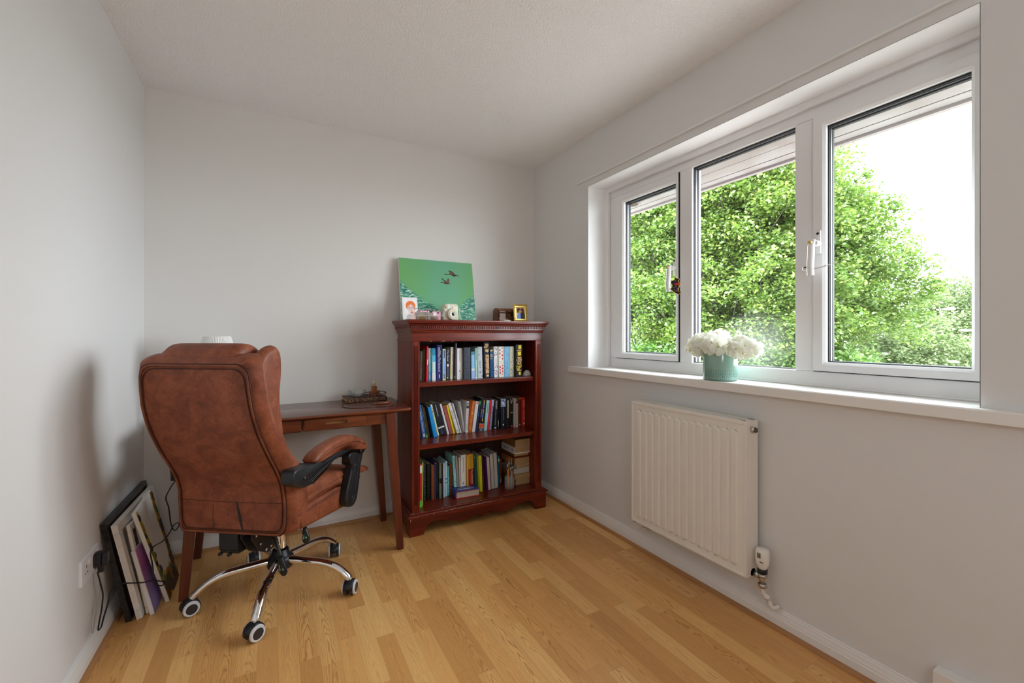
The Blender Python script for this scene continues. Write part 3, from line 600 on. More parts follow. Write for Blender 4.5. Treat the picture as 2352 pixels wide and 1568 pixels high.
def drawer(x0, x1, hx0, hx1):
    z0, z1 = .680, DT-.022; D = MB(); hz0, hz1 = .704, .722; yf, yb = -.216, -.198
    hole = rrect(hx0, hx1, hz0, hz1, .0088, 4); out = []
    # face with a slot: triangulated ring between outline and hole
    n_ = len(hole); cx, cz = (hx0+hx1)/2, (hz0+hz1)/2
    for px, pz in hole:
        dx, dz = px-cx, pz-cz; t_ = min((x1-cx)/dx if dx > 1e-6 else ((x0-cx)/dx if dx < -1e-6 else 1e9), (z1-cz)/dz if dz > 1e-6 else ((z0-cz)/dz if dz < -1e-6 else 1e9)); out.append((cx+dx*t_, cz+dz*t_))
    for y in (yf, yb):
        V = [(a, y, b) for a, b in hole]+[(a, y, b) for a, b in out]; D.add(V, [(i, (i+1) % n_, n_+(i+1) % n_, n_+i) for i in range(n_)])
        for (X, Z) in ((x0, z0), (x1, z0), (x0, z1), (x1, z1)):      # corner fill
            near = sorted(range(n_), key=lambda i: (out[i][0]-X)**2+(out[i][1]-Z)**2)[:2]
            D.add([(out[near[0]][0], y, out[near[0]][1]), (out[near[1]][0], y, out[near[1]][1]), (X, y, Z)], [(0, 1, 2)])
    D.add([(a, y, b) for y in (yf, yb) for a, b in hole], [(i, (i+1) % n_, n_+(i+1) % n_, n_+i) for i in range(n_)])
    D.add([(x0,yf,z0),(x1,yf,z0),(x1,yf,z1),(x0,yf,z1),(x0,yb,z0),(x1,yb,z0),(x1,yb,z1),(x0,yb,z1)], [(0,1,5,4),(1,2,6,5),(2,3,7,6),(3,0,4,7)])
    D.box(hx0-.01, hx1+.01, yb, yb+.004, hz0-.006, hz1+.006, 1)
    D.box(x0+.004, x1-.004, yb+.005, .15, z0+.004, z0+.010); D.box(x0+.004, x0+.012, yb+.004, .15, z0+.01, z1-.008); D.box(x1-.012, x1-.004, yb+.004, .15, z0+.01, z1-.008)
    return D.build('drawer', [M_desk, mat('handle_recess', (.36,.15,.04,1), .5)], dk)
drawer(.004, .289, .100, .200); drawer(-.296, -.011, -.20, -.10)
for sx in (-1, 1):
    for sy in (-1, 1):
        xt, yt = sx*.415, (-.197 if sy < 0 else .195); xb, yb = sx*.470, (-.200 if sy < 0 else .205)
        q = MB(); s0, s1 = .0245, .0165
        q.loft([[(xb+a*s1, yb+b*s1, 0) for a, b in ((-1,-1),(1,-1),(1,1),(-1,1))], [(xt+(xb-xt)*.9/2+a*.0225, (yt+yb)/2+b*.0225, .38) for a, b in ((-1,-1),(1,-1),(1,1),(-1,1))], [(xt+a*s0, yt+b*s0, DT-.022) for a, b in ((-1,-1),(1,-1),(1,1),(-1,1))]], 0, smooth=False)
        q.build('leg', M_deskl, dk, bevel=.003)
# ---- things on the desk
def rel(o, p): return tuple(Vector(p)-o.location)
b = thing('antique_book', 'old brown gilt-banded book lying flat on the desk', 'book', (.372, 2.628, DT), .05)
q = MB(); q.box(0, .225, .0, .16, 0, .003).box(0, .225, 0, .16, .022, .025); q.prism([(0, 0), (-.004, .005), (-.005, .0125), (-.004, .020), (0, .025), (.003, .025), (.003, 0)], 'x', 0, .225)
for k in range(7): q.box(.0+.036*k, .004+.036*k, -.0066, 0, .003, .022, 1)
rnd = random.Random(2)
for k in range(90): x = .006+.21*rnd.random(); z = .003+.018*rnd.random(); q.box(x, x+.004, -.0062, -.002, z, z+.0015, 2)
q.build('cover', [mat('old_leather', (.07,.026,.014,1), .5), mat('gilt_band', (.05,.012,.008,1), .5), mat('gilt', (.45,.30,.14,1), .4, metal=.5)], b)
MB().box(.003, .222, .003, .155, .003, .022).build('page_block', mat('gilt_pages', (.40,.26,.08,1), .5), b)
d = thing('glass_dish', 'crystal-cut glass dish on the old book', 'dish', (.440, 2.715, DT+.0255))
q = MB(); n_ = 28; secs = []
for r, z in ((.020, 0), (.034, .006), (.043, .020), (.046, .034), (.042, .034), (.038, .020), (.028, .009), (.005, .007)):
    secs.append([((r+(.003 if k % 2 else -.001)*(z/.034+.3))*math.cos(2*PI*k/n_), (r+(.003 if k % 2 else -.001))*math.sin(2*PI*k/n_), z+(.004 if k % 2 and z > .03 else 0)) for k in range(n_)])
q.loft(secs, smooth=False); q.build('dish_body', mat('cut_glass', (.85,.87,.86,1), .08, trans=.75, ior=1.5), d)
c = thing('candle_holder', 'amber wooden block candle holder on the old book', 'candle holder', (.535, 2.700, DT+.0255), .2)
M_amber = mat('amber_wood', (.30,.075,.012,1), .2, coat=.5)
q = MB(); q.prism([(-.026, 0), (.030, 0), (.030, .030), (.012, .030), (.010, .034), (-.012, .034), (-.026, .020)], 'y', -.016, .016); q.box(-.012, .013, -.013, .013, .034, .058); q.build('block', M_amber, c, bevel=.002)
c2 = thing('candle', 'short cream candle stub in the amber holder', 'candle', (.535, 2.700, DT+.0255+.0585))
q = MB(); q.lathe([(.0095, 0), (.0095, .024), (.0085, .028), (.004, .026)], 18); q.build('wax', mat('cream_wax', (.72,.62,.38,1), .5), c2)
MB().cyl((0, 0, .026), (.001, 0, .031), .0008, 6).build('wick', M_black, c2)
gs = thing('glasses', 'dark brown framed spectacles lying in front of the glass dish', 'glasses', (.530, 2.655, DT+.0255), .05)
M_tort = mat('tortoiseshell', (.035,.012,.008,1), .25, coat=.4)
for s_ in (-1, 1):
    q = MB(); pts = [(s_*.036+.030*math.cos(2*PI*k/24)*(1+.12*math.sin(2*PI*k/24)), 0, .016+.013*math.sin(2*PI*k/24)) for k in range(24)]
    q.tube(pts, .0022, 8, closed=True); q.build('rim', M_tort, gs)
    q = MB(); q.add([(s_*.036+.029*math.cos(2*PI*k/24), 0, .016+.012*math.sin(2*PI*k/24)) for k in range(24)], [tuple(range(24))]); q.build('lens', M_glass, gs)
    q = MB(); q.tube(smooth_path([(s_*.066, 0, .020), (s_*.068, .03, .015), (s_*.05, .07, .004), (s_*.02, .085, .003)], 5), .0018, 8); q.build('temple_arm', M_tort, gs)
q = MB(); q.tube(smooth_path([(-.010, 0, .016), (-.006, -.001, .021), (.006, -.001, .021), (.010, 0, .016)], 4), .002, 8); q.build('bridge', M_tort, gs)
mm = thing('desk_mat', 'kidney-shaped dark brown leather mat with a curved rest on the desk', 'desk mat', (.470, 2.505, DT))
M_mat = mat('brown_hide', (.075,.02,.012,1), .3, coat=.2, bump=(120, .1, .001))
sp_ = smooth_path([(-.135,-.01,0),(-.10,-.075,0),(-.03,-.095,0),(.03,-.085,0),(.085,-.085,0),(.135,-.03,0),(.12,.06,0),(.06,.10,0),(-.03,.095,0),(-.11,.06,0)], 6, True)
q = MB(); q.prism([(p.x, p.y) for p in sp_], 'z', 0, .004); q.build('mat_sheet', M_mat, mm, bevel=.001)
q = MB(); q.tube(smooth_path([(.02, -.015, .005), (.06, -.03, .010), (.10, -.015, .010), (.115, .02, .008), (.10, .05, .005)], 6), [.006]*3+[.012]*19+[.007]*3, 10, flat=.6); q.build('wrist_rest', mat('red_brown_hide', (.16,.04,.018,1), .25, coat=.3), mm)
lp = thing('table_lamp', 'table lamp with white pleated shade on the desk behind the office chair', 'lamp', (-.243, 2.60, DT))
q = MB(); n_ = 120; secs = []
for r, z in ((.105, .215), (.058, .378), (.056, .384), (.054, .378), (.101, .217)):
    secs.append([((r+(.0018 if k % 2 else 0))*math.cos(2*PI*k/n_), (r+(.0018 if k % 2 else 0))*math.sin(2*PI*k/n_), z) for k in range(n_)])
q.loft(secs+[secs[0]], caps=False, smooth=False); q.build('lamp_shade', mat('pleated_cloth', (.82,.82,.80,1), .8), lp)
q = MB(); q.lathe([(.055, 0), (.055, .012), (.02, .02), (.012, .05), (.03, .10), (.034, .14), (.015, .18), (.010, .25), (.012, .27), (.002, .272)], 24); q.build('lamp_base', mat('lamp_ceramic', (.55,.55,.52,1), .3), lp)
# made-up flex and rose hung over the added fill light, out of view
pn = thing('added_light_fitting', 'unseen white flex and rose added above the fill light behind the viewpoint', 'lamp', (.15, -.85, 1.72))
q = MB(); q.cyl((0, 0, 0), (0, 0, .67), .003, 8); q.lathe([(.045, .66), (.045, .675), (.01, .68)], 20); q.lathe([(.018, -.03), (.020, .02), (.006, .03)], 16); q.build('flex_and_rose', M_trim, pn)
# ================================================================== BOOKCASE
bc = thing('bookcase', 'mahogany open bookcase with dentil cornice and scalloped plinth in the corner', 'bookcase', (1.14, 2.62, 0))
OX_, OY_ = 1.14, 2.62
X0, X1, FY, BY = .700-OX_, 1.580-OX_, 2.464-OY_, 2.789-OY_
def sidepanel(xa, xb): MB().box(xa, xb, FY+.022, BY, .010, 1.112).build('side_panel', M_mah, bc, bevel=.001)
sidepanel(X0, X0+.020); sidepanel(X1-.020, X1)
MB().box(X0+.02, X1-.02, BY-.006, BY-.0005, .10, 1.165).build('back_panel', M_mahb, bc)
def pil(xa, xb):
    q = MB(); n_ = 4; m_ = .0095; w_ = (xb-xa-2*m_)/n_; zt, zb2 = 1.085, .165
    pr = [(xa, FY), (xa+m_, FY)]
    for k in range(n_):
        a = xa+m_+w_*k
        pr += [(a+w_*.15, FY), (a+w_*.32, FY+.0028), (a+w_*.68, FY+.0028), (a+w_*.85, FY)]
    pr += [(xb, FY), (xb, FY+.022), (xa, FY+.022)]
    q.prism(pr, 'z', zb2, zt); q.box(xa, xb, FY, FY+.022, .120, zb2).box(xa, xb, FY, FY+.022, zt, 1.118); q.build('pilaster', M_mah, bc)
pil(X0, X0+.045); pil(X1-.045, X1)
MB().box(X0+.02, X1-.02, FY+.024, BY-.006, .842, .868).build('shelf', M_mahx, bc, bevel=.002)
MB().box(X0+.02, X1-.02, FY+.024, BY-.006, .474, .503).build('shelf', M_mahx, bc, bevel=.002)
MB().box(X0+.02, X1-.02, FY+.001, BY-.006, .100, .122).build('shelf', M_mahx, bc, bevel=.001)
def around(prof, name, m, bevel=0, w0=0):     # moulding mitred round left, front and right
    q = MB(); secs = []
    for cx, cy, sx, sy in ((X0, BY, -1, 0), (X0, FY, -1, -1), (X1, FY, 1, -1), (X1, BY, 1, 0)):
        secs.append([(cx+sx*d, cy+sy*d, z) for d, z in prof])
    q.loft(secs, 0, smooth=False); return q.build(name, m, bc, bevel=bevel)
around([(-.02, 1.110), (.004, 1.110), (.005, 1.114), (.004, 1.118), (0, 1.119), (0, 1.160), (-.02, 1.160)], 'frieze', M_mahx)
around([(-.02,1.160),(.006,1.160),(.008,1.164),(.006,1.169),(.010,1.171),(.013,1.178),(.013,1.184),(.013,1.201),(.022,1.202),(.024,1.207),(.022,1.211),(.027,1.213),(.034,1.219),(.033,1.223),(.038,1.227),(.038,1.235),(.035,1.237),(-.02,1.237)], 'cornice', M_mahx)
MB().box(X0-.02, X1+.02, FY-.02, BY, 1.225, 1.2372).build('top_board', M_mahx, bc)
q = MB(); k = X0-.012
while k < X1+.010: q.box(k, k+.0075, FY-.0205, FY-.012, 1.186, 1.1995); k += .0122
k = FY-.010
while k < BY-.01: q.box(X0-.0205, X0-.012, k, k+.0075, 1.186, 1.1995); q.box(X1+.012, X1+.0205, k, k+.0075, 1.186, 1.1995); k += .0122
q.build('dentil_moulding', M_mah, bc)
half = [(-.458,0),(-.380,0),(-.376,.012),(-.366,.040),(-.350,.056),(-.325,.065),(-.290,.066),(-.25,.060),(-.21,.047),(-.17,.037),(-.13,.034),(-.09,.037),(-.062,.045),(-.045,.056),(-.034,.048),(-.018,.039),(0,.036)]
poly = [(a, b) for a, b in half]+[(-a, b) for a, b in half[::-1][1:]]+[(.458,.112),(-.458,.112)]
PLX = -.002
q = MB(); 
def strip_face(mb, pts, ztop, y0, y1):      # board with a shaped lower edge, built as quads
    for (a, b), (c, d) in zip(pts, pts[1:]):
        if c-a < 1e-6: continue
        v = [(a+PLX, y0, b), (c+PLX, y0, d), (c+PLX, y0, ztop), (a+PLX, y0, ztop), (a+PLX, y1, b), (c+PLX, y1, d), (c+PLX, y1, ztop), (a+PLX, y1, ztop)]
        mb.add(v, [(0,1,2,3),(7,6,5,4),(0,4,5,1),(2,6,7,3)])
def endcap(mb, x, b, y0, y1): mb.add([(x+PLX, y0, b), (x+PLX, y1, b), (x+PLX, y1, .104), (x+PLX, y0, .104)], [(0,1,2,3)])
endcap(q, -.458, 0, FY-.030, FY-.012); endcap(q, .458, 0, FY-.030, FY-.012)
full = half+[(-a, b) for a, b in half[::-1][1:]]
strip_face(q, full, .104, FY-.030, FY-.012)
q.box(-.458+PLX, -.440+PLX, FY-.013, FY+.05, 0, .104); q.box(.440+PLX, .458+PLX, FY-.012, FY+.05, 0, .104)
q.box(-.458+PLX, -.440+PLX, FY+.05, BY-.05, .05, .104); q.box(.440+PLX, .458+PLX, FY+.05, BY-.05, .05, .104)
q.box(-.458+PLX, -.440+PLX, BY-.05, BY, 0, .104); q.box(.440+PLX, .458+PLX, BY-.05, BY, 0, .104)
q.build('plinth', M_mahx, bc)
around([(-.02,.104),(.030,.104),(.031,.110),(.027,.116),(.019,.119),(.014,.120),(.012,.124),(.004,.126),(-.02,.1225)], 'plinth_moulding', M_mahx)
q = MB(); rnd = random.Random(11)
for k in range(34):
    x = X0+rnd.random()**1.7*(X1-X0); s_ = .0016+.003*rnd.random()
    d, z = rnd.choice(((.0305, .108), (.028, .1165), (.013, .1245)))
    q.prism([(x, z-s_*.4), (x+s_*1.3, z-s_*.2), (x+s_*1.8, z+s_*.4), (x+s_*.3, z+s_*.5)], 'y', FY-d-.0008, FY-d+.002)
for x, w_ in ((-.27, .030), (-.335, .010), (-.20, .008)): q.prism([(x, 1.1095), (x+w_*.4, 1.111), (x+w_*.7, 1.113), (x+w_, 1.1095)], 'y', FY-.0052, FY-.003)
q.prism([(-.4585, .10), (-.455, .102), (-.4545, .090), (-.457, .086)], 'y', FY-.0306, FY-.028)
q.build('worn_paint', mat('bare_chips', (.62,.36,.22,1), .8), bc)['kind'] = 'stuff'
# ================================================================== BOOKS
BOOKS = [
(0.7779,2.597,0.8680,0.0094,0.177,0.0,0.14,(20, 140, 175),'teal-blue thin paperback, first on the left of the top shelf',[('B', (225, 225, 228), 0.88, 0.93)],0),
(0.7892,2.601,0.8680,0.0135,0.180,0.9,0.14,(165, 145, 120),'tan paperback beside the teal one at the left end of the top shelf',[('B', (120, 95, 65), 0.35, 0.6, 0.4, 0.6)],0),
(0.8048,2.592,0.8680,0.0086,0.194,0.8,0.14,(85, 92, 78),'dull grey-green paperback left of the bright red spine on the top shelf',[('B', (30, 90, 60), 0.3, 1, 0, 0.25)],0),
(0.8144,2.559,0.8680,0.0107,0.210,0.9,0.14,(225, 20, 35),'bright red slim book on the top shelf',[('B', (225, 225, 228), 0.38, 0.53, 0.35, 0.7)],0),
(0.8314,2.564,0.8680,0.0175,0.198,-0.2,0.14,(90, 170, 215),'sky blue book fading paler upward, right of the red spine, top shelf',[('B', (140, 178, 182), 0, 0.25), ('B', (122, 180, 205), 0.25, 0.45), ('B', (60, 140, 230), 0.72, 1), ('T', 'HOPE', (225, 225, 228), 0.82, 0.93, 0.45, 0.55)],0),
(0.8508,2.553,0.8680,0.0211,0.198,-0.5,0.14,(165, 195, 195),'teal and pale grey paperback left of the wide navy spine on the top shelf',[('B', (20, 120, 155), 0, 0.22), ('B', (70, 155, 185), 0.22, 0.42), ('B', (190, 198, 200), 0.75, 1), ('B', (170, 60, 60), 0.94, 0.96, 0.35, 0.55)],0),
(0.8888,2.582,0.8680,0.0317,0.217,0.7,0.14,(40, 38, 100),'wide navy book lettered in white down its spine on the top shelf',[('T', 'IBBOTSON', (205, 200, 190), 0.07, 0.35, 0.38, 0.34), ('T', 'EVA', (205, 200, 190), 0.17, 0.28, 0.66, 0.28), ('T', 'The Secret of', (225, 215, 195), 0.37, 0.76, 0.5, 0.42), ('B', (225, 225, 228), 0.84, 0.94, 0.45, 0.58)],0),
(0.9239,2.570,0.8680,0.0186,0.192,0.0,0.14,(120, 150, 185),'slim blue book with a yellow border around its spine on the top shelf',[('B', (238, 200, 110), 0, 0.03), ('B', (238, 200, 110), 0.97, 1), ('B', (238, 200, 110), 0, 1, 0, 0.14), ('B', (238, 200, 110), 0, 1, 0.86, 1), ('B', (60, 75, 100), 0.05, 0.3, 0.28, 0.72), ('B', (80, 120, 200), 0.45, 0.75, 0.42, 0.56), ('B', (90, 95, 105), 0.8, 0.96, 0.28, 0.72)],0),
(0.9476,2.575,0.8680,0.0205,0.199,0.5,0.14,(28, 33, 48),'dark slate paperback with a small white diamond on its spine, top shelf',[('T', 'The Bone', (175, 180, 195), 0.06, 0.42, 0.5, 0.5), ('D1', (225, 225, 228), 0.5, 0.6), ('B', (190, 50, 60), 0.6, 0.66, 0.4, 0.6), ('T', 'SPARROW', (110, 115, 150), 0.67, 0.9, 0.5, 0.4), ('B', (225, 225, 228), 0.92, 0.96, 0.35, 0.6)],0),
(0.9777,2.585,0.8680,0.0209,0.202,0.8,0.14,(195, 192, 185),'cream book with mottled yellow-black edges on the top shelf',[('B', (165, 150, 30), 0, 1, 0, 0.16), ('B', (150, 125, 40), 0, 1, 0.84, 1), ('D', (40, 45, 30), 14, 3, 0, 1, 0.12, 'edge'), ('B', (110, 115, 150), 0.2, 0.45, 0.45, 0.55), ('B', (110, 115, 150), 0.55, 0.85, 0.45, 0.55)],0),
(1.0008,2.572,0.8680,0.0129,0.225,0.5,0.20,(20, 20, 26),'tall black hardback with a violet-grey right edge on the top shelf',[('B', (120, 120, 150), 0, 1, 0.62, 1), ('B', (225, 225, 228), 0.9, 0.98, 0.1, 0.25)],0),
(1.0162,2.564,0.8680,0.0363,0.195,0.0,0.14,(200, 198, 202),'wide plain white book with a tiny red emblem, centre of the top shelf',[('B', (120, 120, 125), 0.06, 0.42, 0.42, 0.5), ('B', (185, 50, 50), 0.71, 0.76, 0.36, 0.54)],0),
(1.0535,2.543,0.8680,0.0432,0.200,0.2,0.14,(48, 54, 64),'wide charcoal clothbound book with faint black motifs on the top shelf',[('D', (25, 27, 34), 26, 7, 0.03, 0.97, 0.16, 'any'), ('B', (20, 22, 28), 0.48, 0.485, 0.2, 0.8), ('B', (20, 22, 28), 0.52, 0.525, 0.2, 0.8)],0),
(1.1088,2.551,0.8680,0.0231,0.173,-0.7,0.14,(115, 160, 220),'short pale blue paperback with a white band near its foot on the top shelf',[('B', (60, 110, 130), 0, 0.12), ('B', (130, 150, 215), 0.7, 1), ('B', (230, 225, 215), 0.63, 0.695), ('B', (90, 90, 95), 0.65, 0.67, 0.45, 0.55)],0),
(1.1345,2.548,0.8680,0.0143,0.194,-0.8,0.14,(135, 175, 155),'thin mint green book on the top shelf',[('B', (95, 140, 120), 0.03, 0.4, 0.3, 0.7), ('B', (225, 225, 228), 0.96, 1)],0),
(1.1566,2.555,0.8680,0.0327,0.202,-1.3,0.14,(160, 165, 172),'grey clothbound book patterned with dark blue curls on the top shelf',[('D', (38, 55, 95), 9, 11, 0.03, 0.97, 0.3, 'any'), ('B', (130, 138, 142), 0.44, 0.6, 0.25, 0.65)],0),
(1.2035,2.561,0.8680,0.0363,0.231,-1.2,0.20,(12, 12, 24),'tall black book with an ornate gold spine panel on the top shelf',[('B', (175, 145, 100), 0.04, 0.1, 0.25, 0.95), ('D', (190, 160, 110), 8, 5, 0.1, 0.28, 0.3, 'any'), ('B', (190, 150, 85), 0.2, 0.23, 0.25, 0.95), ('B', (180, 165, 125), 0.24, 0.26, 0.25, 0.95), ('B', (175, 140, 100), 0.35, 0.88, 0.3, 0.98), ('D', (60, 45, 45), 40, 13, 0.35, 0.88, 0.16, 'any'), ('B', (200, 170, 120), 0.91, 0.97, 0.4, 0.9)],0),
(1.2495,2.568,0.8680,0.0243,0.183,-1.0,0.14,(8, 58, 105),'navy blue book with gold bars near its top on the top shelf',[('B', (200, 160, 70), 0.01, 0.06, 0.15, 0.85), ('B', (175, 165, 100), 0.18, 0.21, 0.1, 0.8), ('B', (175, 165, 100), 0.24, 0.26, 0.1, 0.9), ('B', (165, 160, 130), 0.32, 0.335, 0.1, 0.8)],0),
(1.2762,2.562,0.8680,0.0289,0.202,-1.3,0.14,(205, 205, 222),'white clothbound book patterned with navy flowers on the top shelf',[('D', (50, 55, 110), 12, 21, 0.03, 0.34, 0.24, 'any'), ('D', (80, 78, 140), 12, 22, 0.62, 0.92, 0.24, 'any'), ('B', (110, 110, 140), 0.4, 0.62, 0.42, 0.47), ('B', (110, 110, 140), 0.4, 0.62, 0.6, 0.64)],0),
(1.3061,2.554,0.8680,0.0384,0.202,-0.9,0.14,(215, 200, 188),'cream clothbound book patterned with red motifs on the top shelf',[('D', (180, 25, 50), 7, 31, 0.03, 0.43, 0.34, 'zig'), ('D', (180, 25, 50), 7, 32, 0.6, 0.93, 0.34, 'zig'), ('B', (140, 120, 120), 0.49, 0.5, 0.25, 0.75), ('B', (140, 120, 120), 0.54, 0.55, 0.25, 0.75)],0),
(1.3462,2.552,0.8680,0.0373,0.201,-0.5,0.14,(110, 160, 190),'light blue clothbound book in the row of patterned spines on the top shelf',[('D', (85, 130, 165), 22, 41, 0.03, 0.97, 0.2, 'any'), ('B', (60, 90, 130), 0.5, 0.51, 0.3, 0.7), ('B', (60, 90, 130), 0.54, 0.55, 0.3, 0.7)],0),
(1.3855,2.552,0.8680,0.0348,0.202,-0.2,0.14,(168, 165, 148),'stone-coloured clothbound book with olive swirls on the top shelf',[('D', (110, 115, 85), 12, 51, 0.03, 0.97, 0.26, 'any')],0),
(1.4213,2.532,0.8680,0.0497,0.214,0.0,0.14,(14, 13, 14),'thick black book with bright gold bands, last on the right of the top shelf',[('B', (215, 175, 40), 0.02, 0.14, 0.4, 0.85), ('B', (190, 140, 30), 0.17, 0.2, 0.25, 0.85), ('B', (215, 175, 40), 0.22, 0.34, 0.3, 0.8), ('B', (190, 140, 30), 0.38, 0.42, 0.25, 0.85), ('D', (190, 165, 120), 16, 61, 0.44, 0.56, 0.2, 'any'), ('B', (190, 140, 30), 0.58, 0.62, 0.25, 0.85), ('D', (220, 180, 60), 14, 62, 0.64, 0.78, 0.24, 'any'), ('B', (190, 140, 30), 0.79, 0.82, 0.25, 0.85), ('B', (215, 175, 40), 0.85, 0.95, 0.45, 0.75)],0),
(0.7917,2.634,0.5030,0.0201,0.191,-10.2,0.14,(16, 18, 20),'black leaning paperback, nearest the left post on the middle shelf',[],0),
(0.8174,2.642,0.5030,0.0231,0.210,-9.0,0.14,(45, 88, 150),'blue leaning book with a pale flower at its foot, left end of the middle shelf',[('B', (190, 180, 120), 0.88, 0.96, 0.3, 0.75), ('B', (180, 170, 170), 0.2, 0.45, 0.42, 0.58), ('B', (180, 170, 170), 0.52, 0.8, 0.42, 0.58)],0),
(0.8428,2.644,0.5030,0.0089,0.208,-8.6,0.14,(52, 62, 30),'thin dark green patterned book leaning left on the middle shelf',[('D', (150, 110, 50), 10, 71, 0.2, 0.9, 0.5, 'any'), ('B', (90, 140, 70), 0.9, 1)],0),
(0.8605,2.660,0.5030,0.0120,0.191,-10.3,0.12,(98, 82, 74),'grey-brown leaning book with a black dot at its foot on the middle shelf',[('B', (15, 15, 15), 0.93, 0.96, 0.35, 0.65)],0),
(0.8737,2.645,0.5030,0.0043,0.201,-9.9,0.14,(18, 24, 44),'dark navy slim book leaning left of the bright blue one on the middle shelf',[],0),
(0.8853,2.627,0.5030,0.0227,0.195,-11.9,0.14,(10, 125, 195),'bright blue leaning book on the middle shelf',[],0),
(0.9213,2.660,0.5030,0.0118,0.208,-13.4,0.12,(208, 214, 140),'pale yellow-green leaning book with a floral top on the middle shelf',[('B', (200, 205, 190), 0, 0.1), ('D', (150, 60, 60), 8, 81, 0.1, 0.36, 0.4, 'any'), ('D', (60, 110, 60), 8, 82, 0.1, 0.36, 0.4, 'any'), ('B', (120, 90, 60), 0.37, 0.385)],0),
(0.9371,2.660,0.5030,0.0422,0.213,-13.8,0.12,(22, 24, 30),'wide black leaning book with a white band low on its spine on the middle shelf',[('B', (215, 208, 218), 0.74, 0.79), ('B', (180, 60, 40), 0.75, 0.78, 0.45, 0.55), ('B', (185, 180, 195), 0.05, 0.42, 0.4, 0.47), ('B', (80, 110, 190), 0.82, 0.97, 0.4, 0.47)],0),
(0.9878,2.660,0.5030,0.0127,0.208,-14.9,0.12,(205, 205, 200),'slim white leaning book right of the wide black one on the middle shelf',[],0),
(1.0062,2.660,0.5030,0.0192,0.193,-15.3,0.12,(150, 74, 74),'dusty red ribbed clothbound book leaning on the middle shelf',[('B', (105, 45, 50), 0.06, 0.08), ('B', (105, 45, 50), 0.12, 0.14), ('B', (105, 45, 50), 0.88, 0.9), ('B', (105, 45, 50), 0.93, 0.95)],0),
(1.0283,2.660,0.5030,0.0122,0.196,-14.8,0.12,(225, 178, 20),'thin yellow leaning book on the middle shelf',[],0),
(1.0544,2.660,0.5030,0.0193,0.209,-17.7,0.12,(205, 205, 198),'cream leaning book with large grey lettering on the middle shelf',[('T', 'BURGOOD', (95, 100, 105), 0.25, 0.52, 0.5, 0.6), ('B', (120, 120, 120), 0.9, 0.95, 0.35, 0.65)],0),
(1.0769,2.660,0.5030,0.0094,0.206,-16.2,0.12,(200, 195, 210),'thin white book leaning last of the left-hand group on the middle shelf',[('B', (70, 70, 80), 0, 1, 0, 0.2)],0),
(1.0898,2.660,0.5030,0.0195,0.209,-8.3,0.12,(128, 122, 110),'book shelved with its rounded grey page edges outward on the middle shelf',[],1),
(1.1126,2.660,0.5030,0.0176,0.205,2.6,0.12,(212, 208, 198),'cream book with a pair of eyes atop its spine, leaning right on the middle shelf',[('B', (70, 60, 60), 0.04, 0.1, 0.1, 0.4), ('B', (70, 60, 60), 0.04, 0.1, 0.6, 0.9), ('B', (60, 50, 60), 0.13, 0.22), ('T', 'COOKTLIE', (150, 50, 80), 0.2, 0.66, 0.55, 0.5), ('B', (130, 125, 120), 0.7, 0.92, 0.3, 0.45), ('B', (130, 125, 120), 0.7, 0.92, 0.6, 0.75)],0),
(1.1355,2.660,0.5030,0.0145,0.206,8.5,0.12,(238, 112, 50),'orange book leaning right on the middle shelf',[('B', (120, 65, 35), 0.05, 0.3, 0.4, 0.6), ('B', (120, 65, 35), 0.45, 0.6, 0.4, 0.6), ('B', (250, 200, 150), 0.38, 0.42, 0.3, 0.7), ('B', (120, 65, 35), 0.65, 0.8, 0.4, 0.6), ('B', (60, 50, 30), 0.91, 0.98, 0.3, 0.7)],0),
(1.1595,2.660,0.5030,0.0223,0.202,8.0,0.12,(200, 196, 208),'white book with a small red mark at its top, leaning right on the middle shelf',[('B', (200, 190, 170), 0, 0.02), ('B', (190, 40, 50), 0.03, 0.07, 0.25, 0.85), ('B', (140, 140, 160), 0.12, 0.28, 0.45, 0.52)],0),
(1.1875,2.660,0.5030,0.0117,0.204,7.3,0.12,(32, 46, 78),'slim dark blue book between the white and the orange-banded spines on the middle shelf',[('B', (40, 110, 170), 0.35, 0.5, 0.3, 0.7), ('B', (60, 140, 100), 0, 0.12)],0),
(1.2055,2.660,0.5030,0.0394,0.222,5.7,0.12,(18, 19, 26),'black book with a rust orange band low on its spine, tallest on the middle shelf',[('B', (190, 160, 90), 0.06, 0.18, 0.55, 0.7), ('B', (110, 140, 200), 0.18, 0.3, 0.55, 0.7), ('B', (170, 150, 120), 0.34, 0.46, 0.5, 0.66), ('B', (90, 120, 210), 0.46, 0.62, 0.5, 0.66), ('B', (200, 150, 70), 0.62, 0.7, 0.5, 0.66), ('B', (110, 120, 190), 0.34, 0.58, 0.22, 0.32), ('B', (190, 70, 40), 0.78, 0.9), ('B', (205, 185, 165), 0.775, 0.79), ('B', (190, 165, 140), 0.9, 0.91), ('B', (60, 72, 86), 0.91, 1), ('T', '24', (200, 200, 190), 0.93, 0.98, 0.5, 0.3)],0),
(1.2475,2.660,0.5030,0.0221,0.203,5.7,0.12,(145, 190, 190),'pale teal book leaning right on the middle shelf',[('B', (80, 110, 120), 0.08, 0.42, 0.45, 0.62)],0),
(1.2707,2.658,0.5030,0.0120,0.204,5.7,0.13,(215, 35, 50),'thin red book leaning right on the middle shelf',[],0),
(1.2856,2.656,0.5030,0.0153,0.204,5.7,0.13,(125, 125, 160),'lavender-grey mottled paperback right of the red one on the middle shelf',[('B', (160, 160, 205), 0, 0.2), ('D', (90, 70, 80), 10, 91, 0.2, 1, 0.5, 'any')],0),
